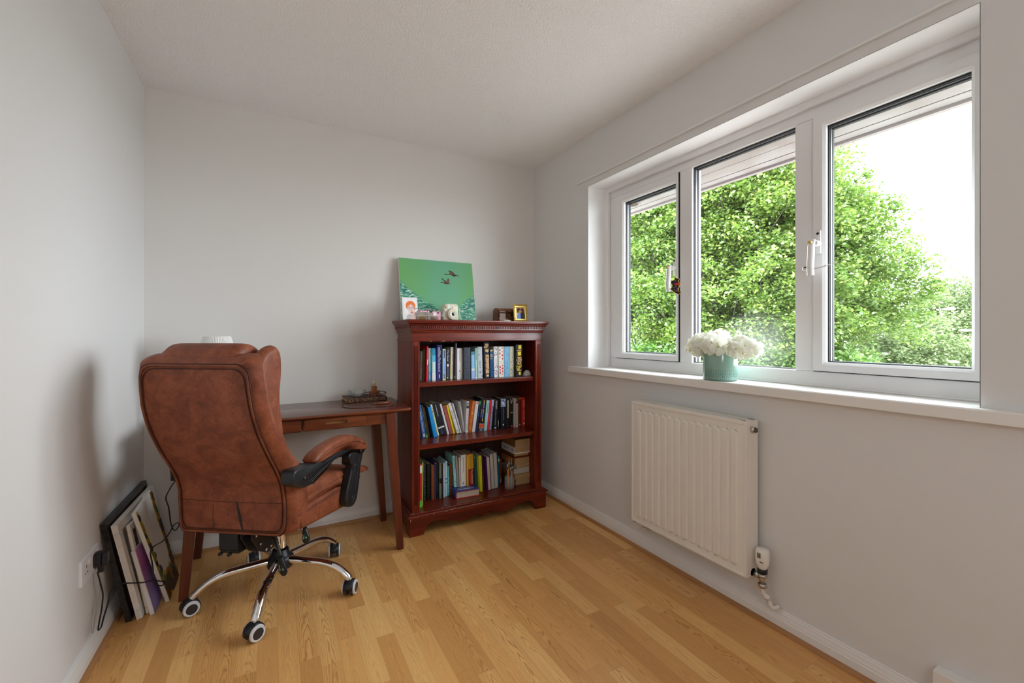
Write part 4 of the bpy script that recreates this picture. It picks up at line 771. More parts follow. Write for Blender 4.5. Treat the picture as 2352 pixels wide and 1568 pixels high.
(1.3161,2.660,0.5030,0.0303,0.201,3.3,0.12,(18, 19, 24),'black book titled in cream capitals at its top on the middle shelf',[('T', 'MAYHEW', (205, 200, 190), 0.04, 0.32, 0.5, 0.4), ('B', (120, 125, 165), 0.35, 0.6, 0.4, 0.5), ('B', (90, 150, 170), 0.62, 0.87, 0.38, 0.48), ('B', (160, 185, 190), 0.92, 0.97, 0.3, 0.75)],0),
(1.3497,2.660,0.5030,0.0076,0.202,4.0,0.12,(13, 14, 18),'thin black book with a grey patch at its foot on the middle shelf',[('B', (160, 150, 140), 0.72, 0.93, 0.2, 0.8)],0),
(1.3717,2.654,0.5030,0.0367,0.204,0.0,0.13,(16, 24, 38),'black book with a pale blue picture at its top on the middle shelf',[('B', (140, 160, 205), 0, 0.27), ('D', (60, 90, 150), 10, 101, 0.01, 0.26, 0.3, 'any'), ('B', (205, 205, 210), 0.1, 0.2, 0.3, 0.7), ('B', (110, 140, 170), 0.3, 0.72, 0.5, 0.55), ('B', (210, 210, 200), 0.85, 0.9, 0.4, 0.65)],0),
(1.4147,2.658,0.5030,0.0274,0.200,0.0,0.13,(26, 24, 22),'black book with a tall cream title strip on the middle shelf',[('B', (205, 190, 160), 0.05, 0.66, 0.35, 0.75), ('B', (60, 52, 45), 0.08, 0.62, 0.5, 0.6), ('B', (120, 110, 95), 0.92, 0.95, 0.5, 0.7)],0),
(1.4431,2.655,0.5030,0.0259,0.201,0.0,0.13,(18, 18, 18),'black book with a white rabbit-ear shape on its spine, middle shelf',[('V', (225, 220, 220), 0, 0.17), ('B', (170, 40, 50), 0.1, 0.15, 0.5, 0.7), ('B', (180, 180, 140), 0.47, 0.5, 0.25, 0.85), ('B', (200, 60, 60), 0.92, 0.98, 0.3, 0.8)],0),
(1.4700,2.648,0.5030,0.0118,0.203,0.0,0.14,(165, 158, 152),'plain light grey slim book right of the rabbit-ear spine on the middle shelf',[],0),
(1.4828,2.641,0.5030,0.0194,0.202,0.0,0.14,(170, 165, 152),'grey-beige book with a small dark portrait at its top on the middle shelf',[('B', (25, 50, 55), 0, 0.18), ('B', (190, 140, 110), 0.02, 0.12, 0.3, 0.6), ('B', (110, 105, 100), 0.2, 0.95, 0.4, 0.6)],0),
(1.5083,2.647,0.5030,0.0217,0.203,0.0,0.14,(95, 18, 10),'dark red book next to last on the middle shelf',[('B', (180, 80, 20), 0, 0.05), ('B', (190, 180, 170), 0.9, 0.95, 0.3, 0.6)],0),
(1.5345,2.649,0.5030,0.0333,0.202,0.0,0.14,(165, 32, 14),'red and orange mottled book, last on the right of the middle shelf',[('D', (215, 120, 25), 26, 111, 0, 1, 0.16, 'any'), ('T', 'Jane Lynn', (225, 195, 190), 0.08, 0.78, 0.55, 0.34), ('B', (200, 190, 170), 0.87, 0.93, 0.4, 0.7)],0),
(0.7624,2.540,0.1220,0.0030,0.313,-0.1,0.22,(40, 36, 50),'very thin dark tall book pressed against the left post on the bottom shelf',[],0),
(0.7644,2.526,0.1220,0.0124,0.254,0.3,0.14,(222, 30, 38),'red slim book with a green foot, left end of the bottom shelf',[('B', (210, 210, 205), 0.02, 0.2), ('B', (80, 190, 60), 0.84, 1), ('B', (60, 60, 60), 0.5, 0.64, 0.4, 0.55)],0),
(0.7847,2.547,0.1220,0.0066,0.260,0.4,0.14,(120, 200, 80),'thin lime green book on the bottom shelf',[('B', (220, 60, 90), 0, 1, 0, 0.25)],0),
(0.8177,2.623,0.1220,0.0188,0.238,0.2,0.14,(18, 18, 20),'black spiral-bound notebook on the bottom shelf',[('SP', (110, 110, 115))],0),
(0.8381,2.612,0.1220,0.0224,0.226,0.0,0.14,(14, 14, 15),'plain black notebook right of the spiral-bound one on the bottom shelf',[],0),
(0.8628,2.605,0.1220,0.0194,0.214,-0.4,0.14,(112, 55, 14),'brown book on the bottom shelf',[],0),
(0.8857,2.612,0.1220,0.0077,0.229,-0.3,0.14,(35, 52, 120),'thin royal blue book on the bottom shelf',[('B', (170, 25, 40), 0, 0.03)],0),
(0.8981,2.619,0.1220,0.0155,0.216,-0.4,0.14,(20, 22, 24),'black slim book right of the royal blue one on the bottom shelf',[],0),
(0.9164,2.611,0.1220,0.0158,0.221,-0.2,0.14,(95, 105, 100),'grey notebook closed by a black elastic band on the bottom shelf',[('B', (15, 15, 18), 0.44, 0.58)],0),
(0.9335,2.604,0.1220,0.0050,0.217,-0.3,0.14,(50, 45, 45),'very thin dark brown book beside the grey notebook on the bottom shelf',[],0),
(0.9413,2.606,0.1220,0.0100,0.216,-0.6,0.14,(165, 185, 215),'pale blue-lilac thin book on the bottom shelf',[('B', (190, 150, 190), 0, 1, 0.8, 1)],0),
(0.9599,2.623,0.1220,0.0137,0.223,-0.4,0.14,(150, 190, 215),'light sky blue book on the bottom shelf',[('B', (30, 110, 160), 0.48, 0.52), ('B', (30, 110, 160), 0.6, 0.63)],0),
(0.9772,2.627,0.1220,0.0109,0.188,-0.4,0.14,(70, 150, 150),'teal floral thin book on the bottom shelf',[('D', (220, 220, 210), 12, 121, 0, 1, 0.5, 'any')],0),
(0.9920,2.632,0.1220,0.0175,0.198,-0.4,0.14,(100, 44, 14),'short brown book behind the navy book lying flat on the bottom shelf',[],0),
(1.0242,2.632,0.1660,0.0171,0.204,-3.9,0.14,(140, 195, 200),'pale aqua book standing on the flat navy book, bottom shelf',[('B', (70, 110, 120), 0.06, 0.55, 0.4, 0.6), ('B', (90, 90, 90), 0.8, 0.84, 0.35, 0.6)],0),
(1.0432,2.626,0.1660,0.0126,0.201,-4.2,0.14,(128, 126, 130),'grey slim book beside the pale aqua one on the bottom shelf',[('B', (200, 90, 90), 0.76, 0.8, 0.35, 0.65)],0),
(1.0569,2.623,0.1660,0.0074,0.190,-1.8,0.14,(190, 180, 160),'thin cream book left of the large white one on the bottom shelf',[],0),
(1.0655,2.621,0.1660,0.0357,0.204,-0.4,0.14,(205, 204, 216),'large plain white book on the bottom shelf',[('B', (90, 100, 160), 0.08, 0.56, 0.42, 0.5), ('B', (90, 90, 95), 0.86, 0.94, 0.4, 0.55)],0),
(1.1043,2.606,0.1660,0.0075,0.205,-1.0,0.14,(205, 150, 60),'thin ochre book left of the yellow and red spine on the bottom shelf',[],0),
(1.1170,2.613,0.1660,0.0379,0.204,-1.9,0.14,(125, 22, 18),'book with a mustard upper half and red lower half on the bottom shelf',[('B', (175, 130, 22), 0, 0.47), ('T', 'HOLLAND', (90, 65, 15), 0.06, 0.44, 0.5, 0.3), ('T', 'THOMSON', (205, 170, 150), 0.5, 0.94, 0.62, 0.3), ('B', (170, 70, 50), 0.55, 0.9, 0.25, 0.33)],0),
(1.1590,2.603,0.1220,0.0180,0.246,-2.8,0.14,(20, 66, 60),'dark green book on the bottom shelf',[('B', (150, 175, 160), 0.06, 0.1, 0.2, 0.4)],0),
(1.1781,2.589,0.1220,0.0277,0.236,-2.4,0.14,(175, 170, 25),'yellow-green book on the bottom shelf',[('B', (130, 122, 15), 0, 1, 0, 0.3), ('T', 'THE BATTLE OF', (95, 92, 20), 0.08, 0.55, 0.62, 0.3)],0),
(1.2199,2.614,0.1220,0.0102,0.228,-2.0,0.14,(28, 20, 30),'thin black book between the yellow-green and purple ones on the bottom shelf',[('B', (120, 90, 120), 0.05, 0.95, 0.4, 0.55)],0),
(1.2417,2.584,0.1220,0.0227,0.223,-3.6,0.14,(200, 182, 168),'purple-covered book with cream page edges outward on the bottom shelf',[],2),
(1.2720,2.595,0.1220,0.0214,0.235,-3.3,0.14,(178, 172, 170),'white book with grey page edges outward on the bottom shelf',[],3),
(1.2970,2.597,0.1220,0.0241,0.239,-2.7,0.14,(182, 182, 184),'rightmost of the two books showing pale grey page edges on the bottom shelf',[],3),
(1.3453,2.642,0.1220,0.0107,0.202,-0.5,0.14,(25, 105, 130),'thin teal patterned book at the right of the standing row on the bottom shelf',[('B', (170, 180, 175), 0.1, 0.2)],0),
(1.3701,2.664,0.1220,0.0150,0.166,-0.6,0.12,(105, 48, 14),'short brown book last of the standing row on the bottom shelf',[('B', (120, 120, 110), 0.8, 0.92, 0.2, 0.8)],0),
]
def book(row):
    x, y, z, w, h, lean, d, c, label, marks, pages = row
    grp = 'books on the top shelf' if z > .8 else ('books on the middle shelf' if z > .4 else 'books on the bottom shelf')
    o = thing('book', label, 'book', (x, y, z+.0005), 0, grp, ry=math.radians(lean))
    cm = C(*c, k=1.6); mats = [cm]; q = MB(); t = min(.0022, w*.2); pg = M_pageg if pages in (1, 3) else M_page
    def mi(col):
        m = C(*col, k=1.6)
        if m not in mats: mats.append(m)
        return mats.index(m)
    if pages:                                # shelved with the page edges outward
        q.box(0, t, 0, d, 0, h).box(w-t, w, 0, d, 0, h).box(t, w-t, d-.002, d, 0, h); cv = q.build('cover', C(90,30,110, k=1.6) if pages == 2 else C(150,150,150, k=1.6), o)
        p = MB(); e = .002
        if pages == 1:                       # rounded, swollen page block
            p.loft([[(w/2+(w/2-t)*a*(1-.35*abs(2*s_-1)**3), yy-.010*(1-abs(2*s_-1)**2)*(1 if yy < .01 else 0), h*s_) for a, yy in ((-1, .012), (-.8, .003), (0, 0), (.8, .003), (1, .012), (1, d-.004), (-1, d-.004))] for s_ in [k/12 for k in range(13)]])
        else: p.box(t, w-t, e, d-.003, .002, h-.003)
        p.build('page_block', pg, o); return o
    # rounded spine cover
    pr = [(0, .0015), (w*.08, .0004), (w*.2, 0), (w*.8, 0), (w*.92, .0004), (w, .0015), (w, d), (w-t, d), (w-t, .004), (t, .004), (t, d), (0, d)]
    q.prism(pr, 'z', 0, h)
    lay = 0
    for m in marks:
        lay += 1; yo = -.00012-.00006*lay
        if m[0] == 'B':
            u0, u1 = (m[4], m[5]) if len(m) > 4 else (0.0, 1.0)
            v = [(w*u0, yo, h*(1-m[3])), (w*u1, yo, h*(1-m[3])), (w*u1, yo, h*(1-m[2])), (w*u0, yo, h*(1-m[2]))]; q.add(v, [(0,1,2,3)], mi(m[1]))
        elif m[0] == 'T':
            _, s_, col, v0, v1, uc, hs = m
            put_text(q, s_, (w*(uc-hs/2), yo, h*(1-v0)), (0, 0, -h*(v1-v0)), (w*hs, 0, 0), mi(col))
        elif m[0] in ('D', 'D1'):
            if m[0] == 'D1': v = [(w*.5, yo, h*(1-m[3])), (w*.85, yo, h*(1-(m[2]*.5+m[3]*.5))), (w*.5, yo, h*(1-m[2])), (w*.15, yo, h*(1-(m[2]*.5+m[3]*.5)))]; q.add(v, [(0,1,2,3)], mi(m[1])); continue
            _, col, n_, seed, v0, v1, sz, mode = m; r = random.Random(seed); k_ = mi(col)
            for j in range(n_):
                uu = r.uniform(.12, .88) if mode == 'any' else ((.25 if j % 2 else .72) if mode == 'zig' else r.choice((.06, .94)))
                vv = v0+(v1-v0)*((j+.5)/n_ if mode == 'zig' else r.random()); a0 = r.random()*3; s_ = sz*w*(.6+.6*r.random())*.5
                cx, cz = w*uu, h*(1-vv); s_ = min(s_, w*.48)
                pts = [(min(max(cx+s_*(.55 if i % 2 else 1.05)*math.cos(a0+i*PI/4), .0003), w-.0003), yo, min(max(cz+s_*1.5*(.55 if i % 2 else 1.05)*math.sin(a0+i*PI/4), .001), h-.001)) for i in range(8)]
                q.add(pts, [tuple(range(8))], k_)
        elif m[0] == 'V':
            k_ = mi(m[1]); t0, t1 = h*(1-m[2]), h*(1-m[3])
            for sx in (-1, 1): q.add([(w*(.5+sx*.36), yo, t0), (w*(.5+sx*.26), yo, t0), (w*(.5+sx*.04), yo, t1+h*.06), (w*(.5+sx*.2), yo, t1+h*.05)], [(0,1,2,3)], k_)
            q.add([(w*.28, yo, t1+h*.05), (w*.72, yo, t1+h*.05), (w*.64, yo, t1+h*.012), (w*.5, yo, t1), (w*.36, yo, t1+h*.012)], [(0,1,2,3,4)], k_)
        elif m[0] == 'SP':
            k_ = mi(m[1])
            for j in range(26): zz = h*(j+.5)/26; q.tube([(w*.25+w*.25*math.cos(a), -.003+.004*math.sin(a), zz) for a in [2*PI*i/8 for i in range(8)]], .0009, 5, k_, closed=True)
    q.build('cover', mats, o)
    MB().box(t, w-t, .0042, d-.003, .002, h-.0025).build('page_block', pg, o)
    return o
for r in BOOKS: book(r)
# flat navy book
o = thing('book', 'thick navy hardback with red page-edge trim lying flat on the bottom shelf', 'book', (1.006, 2.550, .1225), -.06, 'books on the bottom shelf')
q = MB(); nv = C(38,52,104, k=2); rd = C(180,25,45, k=1.6)
q.box(0, .155, 0, .232, 0, .0025, 1).box(0, .155, 0, .232, .0385, .041, 0).prism([(-.004, .004), (-.006, .020), (-.004, .037), (0, .041), (.002, .041), (.002, 0), (0, 0)], 'y', 0, .232, 0)
q.box(-.0005, .1555, -.0006, 0, .0385, .041, 1); q.box(-.0005, .1555, -.0006, 0, 0, .0025, 1); q.box(-.001, .0015, -.0008, 0, 0, .041, 1)
rb = random.Random(3)
for k in range(26): xx = .02+.0042*k; q.box(xx, xx+.0028*(.5+rb.random()), .030+.004*rb.random(), .040+.006*rb.random(), .041, .0413, 2)
for k in range(18): xx = .03+.005*k; q.box(xx, xx+.003*(.5+rb.random()), .060, .066, .041, .0413, 2)

q.build('cover', [nv, rd, C(200,200,215, k=1.5)], o)
MB().box(.002, .151, .003, .229, .0026, .0384).build('page_block', M_page, o)
# stack of paperbacks
z = .1225; g_ = 'stack of paperbacks on the bottom shelf'
STK = [(1.452,1.566,2.585,.0405,M_paget,(150,120,80),'pale cream paperback at the very bottom of the stack beside the brush jar'),
       (1.440,1.576,2.580,.0335,M_paget,(150,105,50),'wide tan paperback second from the bottom of the stack'),
       (1.438,1.563,2.590,.0340,M_pageg,(150,140,130),'greyish paperback third from the bottom of the stack'),
       (1.466,1.574,2.586,.0255,M_paget,(190,185,180),'thin pale paperback with a white spine in the middle of the stack'),
       (1.446,1.564,2.590,.0460,M_paget,(150,100,40),'thick tan paperback in the middle of the stack'),
       (1.448,1.552,2.600,.0120,C(90,30,22,k=1.6),(90,30,22),'thin red-brown book in the upper half of the stack'),
       (1.444,1.558,2.594,.0200,M_paget,(110,75,30),'dim tan paperback under the white-spined one with bold black letters'),
       (1.440,1.566,2.582,.0450,M_paget,(215,212,218),'white-spined paperback lettered ROOM near the top of the stack'),
       (1.444,1.570,2.580,.0520,M_paget,(120,85,45),'thick cream-edged paperback on the very top of the stack')]
for k, (xa, xb, yf, th, pm, cc, lab) in enumerate(STK):
    dep = min(.19, 2.780-yf); o = thing('book', lab, 'book', (xa, yf, z), 0, g_); t = .0012; sp_m = C(*cc, k=1.5); q = MB(); w_ = xb-xa
    q.box(0, w_, 0, dep, 0, t+(.006 if k == 7 else 0)).box(0, w_, 0, dep, th-t, th).box(-.0005, t, 0, dep, 0, th)
    mm_ = [sp_m, M_blackm]
    if k == 7:
        put_text(q, 'ROOM', (-.0008, dep-.03, .013), (0, -.075, 0), (0, 0, .020), 1)
        q.box(-.0009, -.0004, .012, .055, .018, .021, 1).box(-.0009, -.0004, .018, .050, .026, .029, 1)
    q.build('cover', mm_, o)
    MB().box(t+.0002, w_-.0008, .0012, dep-.001, t+.0002+(.006 if k == 7 else 0), th-t-.0002).build('page_block', pm, o)
    z += th+.0003
# rock
o = thing('rock', 'rounded pale grey stone at the right end of the top shelf', 'rock', (1.520, 2.555, .868)); q = MB(); rr = random.Random(4); secs = []
for j in range(9):
    t_ = PI/2*j/8.0; secs.append([((.030*math.cos(t_)+.0005)*(1+.06*rr.random())*math.cos(2*PI*k/18)*1.0, (.024*math.cos(t_)+.0005)*(1+.06*rr.random())*math.sin(2*PI*k/18), .001+.040*math.sin(t_)) for k in range(18)])
q.loft(secs); q.build('stone', mat('pale_stone', (.42,.41,.38,1), .8, bump=(80, .7, .003), var=(60, (.74,.72,.68,1))), o)
# jar of brushes
o = thing('jar', 'clear glass jar holding paintbrushes on the bottom shelf', 'jar', (1.388, 2.560, .1225))
q = MB(); q.lathe([(.031, 0), (.034, .004), (.034, .068), (.0315, .075), (.0315, .086), (.0295, .086), (.0295, .074), (.031, .066), (.031, .006), (.005, .005)], 28); q.build('glass_body', mat('jar_glass', (.80,.84,.80,1), .05, trans=.0), o)
MATS['jar_glass'].node_tree.nodes['Principled BSDF'].inputs['Alpha'].default_value = .16
rb = random.Random(9); hc = [(230,120,20),(20,20,22),(20,120,170),(230,130,25),(25,25,30),(200,195,190),(225,125,30),(60,30,25),(225,90,20),(28,26,28),(235,140,40),(120,60,50),(180,180,190)]
GB = 'paintbrushes in the glass jar'
BN = ['orange-handled paintbrush at the left of the jar','black-handled paintbrush at the left of the jar','blue-handled paintbrush in the jar','orange-handled paintbrush in the middle of the jar','black-handled paintbrush at the right of the jar','white-handled paintbrush at the left edge of the jar','slim orange-handled paintbrush at the centre back of the jar','dark brown-handled paintbrush in the jar','orange-handled broad brush leaning right in the jar','black-handled broad brush leaning right in the jar','pale orange-handled brush leaning against the jar\'s right rim','reddish-brown brush leaning in the jar','silver-handled paintbrush leaning far right in the jar']
for k in range(13):
    bx = -.020+.040*((k*5) % 13)/12; by = -.012+.024*((k*7) % 13)/12; tx = bx*1.25+(.006 if k > 7 else 0); L_ = .15+.05*rb.random()
    a = Vector((bx*.6, by*.6, .008)); dr = (Vector((tx, by, .19))-a).normalized()
    t_ = thing('paintbrush', BN[k], 'paintbrush', (1.388, 2.560, .1225), 0, GB); r_ = .0022 if k < 8 else .003
    q = MB(); q.tube([a, a+dr*L_*.35, a+dr*L_*.7], [r_*.7, r_*1.1, r_*.9], 8); q.build('brush_handle', C(*hc[k], k=1.7), t_)
    q = MB(); q.tube([a+dr*L_*.7, a+dr*L_*.90], [r_*1.05, r_*1.1], 8); q.build('ferrule', M_gold if k % 2 else M_steel, t_)
    q = MB(); q.tube([a+dr*L_*.90, a+dr*L_*.97, a+dr*L_*1.03], [r_*1.1, r_*1.3, r_*.3], 8); q.build('bristles', C(60,38,25, k=1.5) if k % 3 else C(150,110,80, k=1.5), t_)
# ================================================================== ON TOP OF THE BOOKCASE
ZT = 1.2374
pt = thing('painting', 'green canvas painting of two flying brown birds over a leafy dip, on the bookcase', 'painting', (.703, 2.706, ZT), 0, rx=-.185)
PW, PH = .508, .412
MB().box(0, PW, .0006, .018, 0, PH).build('stretched_canvas', M_canvas, pt, bevel=.001)
g = G('green_painting', rough=.5); s_ = g.n('SeparateXYZ', i_Vector=g.tc); X, Z = s_.outputs[0], s_.outputs[2]
n1 = g.n('TexNoise', i_Vector=g.tc, i_Scale=16.0, i_Detail=8.0, i_Roughness=.75); mp = g.n('Mapping', i_Vector=g.tc, i_Scale=(24, 1, 75)); n2 = g.n('TexNoise', i_Vector=mp.outputs[0], i_Scale=1.0, i_Detail=5.0, i_Distortion=1.5); n3 = g.n('TexNoise', i_Vector=g.tc, i_Scale=3.5, i_Detail=2.0)
dx = g.math('SUBTRACT', X, .29); bowl = g.math('ADD', .085, g.math('MULTIPLY', g.math('POWER', g.math('ABSOLUTE', dx), 1.7), 1.55))
f = g.math('ADD', g.math('SUBTRACT', bowl, Z), g.math('MULTIPLY', g.math('SUBTRACT', n1.outputs[0], .5), .14)); msk = g.ramp(f, [(.0, (0,0,0,1)), (.014, (1,1,1,1))])
sky_ = g.mix(g.ramp(g.math('ADD', g.math('MULTIPLY', g.math('ABSOLUTE', dx), 2.0), g.math('MULTIPLY', n3.outputs[0], .5)), [(.35, (0,0,0,1)), (.85, (1,1,1,1))]), (.14,.42,.24,1), (.155,.43,.12,1))
mid = g.ramp(n3.outputs[0], [(.3, (.03,.22,.16,1)), (.6, (.08,.34,.19,1))])
wave = g.ramp(n2.outputs[0], [(.34, (.012,.09,.14,1)), (.43, (.02,.23,.17,1)), (.50, (.07,.36,.20,1)), (.56, (.18,.46,.28,1)), (.64, (.66,.76,.74,1))])
g.out(g.mix(msk, sky_, g.mix(.10, wave, mid)), 'Base Color'); g.bump(n2.outputs[0], .12, .001); M_green = g.m
q = MB(); q.box(.0008, PW-.0008, 0, .001, .0008, PH-.0008)
def PQ(a, b):    # crop pixel (of the bird detail) to face coordinates
    return ((a-230)/(1225-230)*PW, PH-(b-118-(a-230)*.095)/(965-118-90)*PH*.93)
def poly(mb, pts, y, mi): mb.add([(*PQ(a, b), 0) for a, b in pts] and [(PQ(a, b)[0], y, PQ(a, b)[1]) for a, b in pts], [tuple(range(len(pts)))], mi)
poly(q, [(815,350),(835,347),(880,352),(900,345),(885,320),(882,295),(900,312),(930,318),(955,345),(965,360),(1000,375),(1025,380),(1022,388),(985,382),(965,385),(955,398),(925,375),(895,362),(850,360),(818,358)], -.0006, 1)
poly(q, [(900,345),(889,318),(905,322),(940,345),(945,365),(925,365)], -.0009, 2)
poly(q, [(758,462),(775,458),(810,468),(825,462),(795,435),(768,405),(790,412),(815,435),(835,448),(855,440),(860,412),(880,420),(884,445),(872,475),(903,488),(900,493),(865,487),(840,494),(815,482),(790,472),(762,470)], -.0006, 1)
poly(q, [(835,450),(858,442),(864,420),(876,432),(872,460),(850,478),(832,470)], -.0009, 2)
q.build('painted_face', [M_green, mat('bird_dark', (.055,.022,.018,1), .6), mat('bird_brown', (.20,.085,.05,1), .6)], pt)
# portrait card
pc = thing('portrait_card', 'small white framed drawing of a red-haired person, left end of the bookcase top', 'picture', (.678, 2.575, ZT), .06, rx=-.17)
MB().box(0, .095, .0, .010, 0, .139).build('card', mat('card_stock', (.80,.78,.76,1), .6), pc, bevel=.0008)
q = MB()
def face(pts, mi, y): q.add([((a-70)/600*.095, y, (1010-b)/800*.139) for a, b in pts], [tuple(range(len(pts)))], mi)
def ell(cx, cy, rx_, ry_, n_=20, a0=0, a1=2*PI): return [(cx+rx_*math.cos(a0+(a1-a0)*k/n_), cy+ry_*math.sin(a0+(a1-a0)*k/n_)) for k in range(n_)]
face([(120,245),(630,245),(660,985),(190,985)], 7, -.0002)
face([(190,985),(215,860),(330,790),(420,860),(560,700),(600,985)], 4, -.0004)
face([(360,985),(380,900),(470,830),(560,740),(585,985)], 1, -.0006)
face([(330,740),(350,830),(470,830),(545,740)], 1, -.0007)
face(ell(390,510,190,175,26), 0, -.0006)
face([(255,600),(265,520),(300,470),(400,455),(500,480),(540,540),(548,620),(530,720),(480,790),(420,800),(350,760),(290,690)], 1, -.0009)
face(ell(330,600,62,42), 5, -.0011); face(ell(480,585,58,42), 5, -.0011); face(ell(330,600,50,32), 1, -.0012); face(ell(480,585,48,32), 1, -.0012); face(ell(335,590,22,12), 3, -.0013); face(ell(475,578,22,12), 3, -.0013)
face([(395,590),(412,585),(420,680),(375,690),(372,670),(398,660)], 6, -.0012)
face(ell(425,738,38,24), 2, -.0013); face([(275,552),(375,540),(375,550),(275,562)], 3, -.0013); face([(430,535),(530,540),(530,550),(430,547)], 3, -.0013)
face([(210,520),(240,470),(300,430),(400,440),(330,500),(270,530),(250,620)], 0, -.0014); face([(400,440),(520,470),(575,540),(572,660),(545,600),(520,520),(450,480)], 0, -.0014)
q.build('drawing', [C(200,95,40, k=1.6), C(205,175,165, k=1.5), C(170,45,60, k=1.6), C(90,70,70, k=1.3), C(165,168,172, k=1.4), C(140,135,150, k=1.5), C(170,125,115, k=1.5), C(212,208,206, k=1.6)], pc)
# miniature rack with pink cards
rk = thing('card_rack', 'little wooden rack with metal posts holding pink cards between the portrait and the camera', 'rack', (.752, 2.560, ZT))
M_pale = mat('pale_ply', (.62,.45,.28,1), .6)
q = MB(); q.box(0, .175, 0, .045, .0, .003).box(-.006, .175, 0, .004, .026, .029).box(-.006, .175, .041, .045, .026, .029); q.build('rails', M_pale, rk)
for k, (xx, h_) in enumerate(((.006, .056), (.070, .062), (.165, .060))): MB().cyl((xx, -.001, 0), (xx, -.001, h_), .0022, 8).build('post', mat('blue_steel', (.30,.36,.42,1), .3, metal=.7), rk)
q = MB()
for k, (a_, b_, h_, m_) in enumerate(((.014, .070, .050, 1), (.066, .110, .046, 1), (.108, .160, .055, 0), (.02, .09, .058, 0), (.10, .165, .050, 2))): q.box(a_, b_, .010+.005*k, .0115+.005*k, .003, h_, m_)
for xx, zz in ((.118, .062), (.012, .070), (.030, .052)): q.ball((xx, .022, zz), .0045, 8, 3)
q.box(.138, .152, .0188, .0200, .043, .051, 4); q.box(.114, .132, .0188, .0200, .030, .046, 5)
q.build('cards', [C(225,150,165, k=1.6), C(120,112,105, k=1.7), C(225,120,135, k=1.6), C(215,110,120, k=1.6), C(60,55,70, k=1.5), C(200,200,205, k=1.5)], rk)
q = MB(); q.ball((.042, .012, .012), .010, 14, 0, (2.7, .6, .9)); q.ball((.120, .012, .014), .010, 14, 1, (2.6, .6, .9)); q.build('ornaments', [mat('amber_bead', (.22,.12,.03,1), .3), mat('speckled_bead', (.35,.30,.24,1), .4, var=(300, (.10,.07,.05,1)))], rk)
# instant camera
ic = thing('instant_camera', 'cream plastic instant camera standing in front of the green painting', 'camera', (.924, 2.575, ZT), .06)
M_cream = mat('cream_plastic', (.74,.70,.54,1), .32)
body = [(.004,.006),(.0,.03),(.003,.065),(.010,.092),(.020,.102),(.032,.106),(.092,.106),(.102,.102),(.107,.094),(.106,.05),(.110,.02),(.108,.006),(.100,0),(.012,0)]
q = MB(); secs = []
for y, sc_ in ((-.004, .90), (0, .96), (.006, 1.0), (.046, 1.0), (.052, .96)):
    secs.append([(.055+(a-.055)*sc_, y, .053+(b_-.053)*sc_) for a, b_ in body])
q.loft(secs); q.build('camera_body', M_cream, ic)
q = MB(); q.lathe([(.040, -.002), (.038, -.010), (.035, -.018), (.034, -.024), (.031, -.026), (.029, -.022), (.027, -.028), (.022, -.030), (.018, -.026), (.0115, -.026)], 36, (.061, 0, .040), 0, 'y'); lb = q.build('lens_barrel', M_cream, ic)
q = MB(); q.lathe([(.0112, -.0262), (.0105, -.0268), (.001, -.0255)], 24, (.061, 0, .040), 0, 'y'); q.build('lens', mat('lens_dark', (.01,.01,.012,1), .1, coat=1), lb)
q = MB(); q.prism(rrect(.031, .046, .073, .099, .003), 'y', -.0055, -.003); q.build('flash_window', mat('flash_plastic', (.60,.64,.60,1), .1), ic)
q = MB(); q.prism(rrect(.014, .022, .079, .090, .0015), 'y', -.0060, -.003, 0); q.build('viewfinder', mat('sensor_brown', (.10,.07,.03,1), .2), ic)
q = MB(); q.cyl((.064, -.0055, .083), (.064, -.003, .083), .0018, 8, 1); q.cyl((.064, -.0055, .090), (.064, -.003, .090), .0018, 8, 1)
put_text(q, 'instax', (.076, -.0043, .096), (.018, 0, 0), (0, 0, .0028), 1); put_text(q, 'mini 8', (.082, -.0043, .0915), (.008, 0, 0), (0, 0, .0022), 1); q.build('printed_marks', [mat('sensor_brown', (.10,.07,.03,1), .2), mat('print_brown', (.16,.12,.07,1), .5)], ic)
q = MB(); q.lathe([(.0095, -.006), (.0095, -.001), (.004, .002)], 20, (.018, -.001, .060), 0, 'y'); q.build('shutter_button', mat('ivory_button', (.80,.78,.68,1), .3), ic)
q = MB(); q.ball((.1165, .004, .070), .0062, 12, 0); q.tube(smooth_path([(.1165, .004, .064), (.118, .002, .045), (.124, .0, .022), (.130, 0, .008), (.126, 0, .003), (.1185, .001, .012), (.1155, .003, .045), (.116, .004, .064)], 4), .0012, 6, 0); q.build('wrist_strap', M_cream, ic)
# chest, frame, shell
ch = thing('treasure_chest', 'little dark wooden chest with brass studs beside the gold frame', 'chest', (1.345, 2.640, ZT), .05)
M_cw = wood('chest_wood', (.10,.035,.010,1), (.18,.065,.018,1), (.27,.10,.03,1), .45, .1, (4, 40, 40))
q = MB(); q.box(0, .135, 0, .075, 0, .060); q.build('chest_body', M_cw, ch, bevel=.001)
q = MB(); q.prism([(0, .061), (0, .072), (.010, .086), (.025, .094), (.045, .095), (.062, .088), (.074, .074), (.075, .061)], 'x', 0, .135); q.build('lid', M_cw, ch)
q = MB()
for xa in (-.001, .060, .124): q.box(xa, xa+.012, -.002, 0, 0, .085)
q.box(-.001, .136, -.0018, 0, .058, .066); q.build('straps', mat('strap_leather', (.045,.016,.008,1), .8, spec=.2), ch)
q = MB()
for xa in (.006, .066, .130):
    for zz in (.022, .080): q.ball((xa, -.003, zz), .0034, 8)
q.build('studs', mat('pearl_stud', (.70,.66,.56,1), .3), ch)
MB().prism([(.098, .040), (.112, .040), (.114, .060), (.108, .080), (.101, .062)], 'y', -.006, -.001).build('clasp', mat('dark_iron', (.02,.02,.016,1), .8, spec=.2), ch)
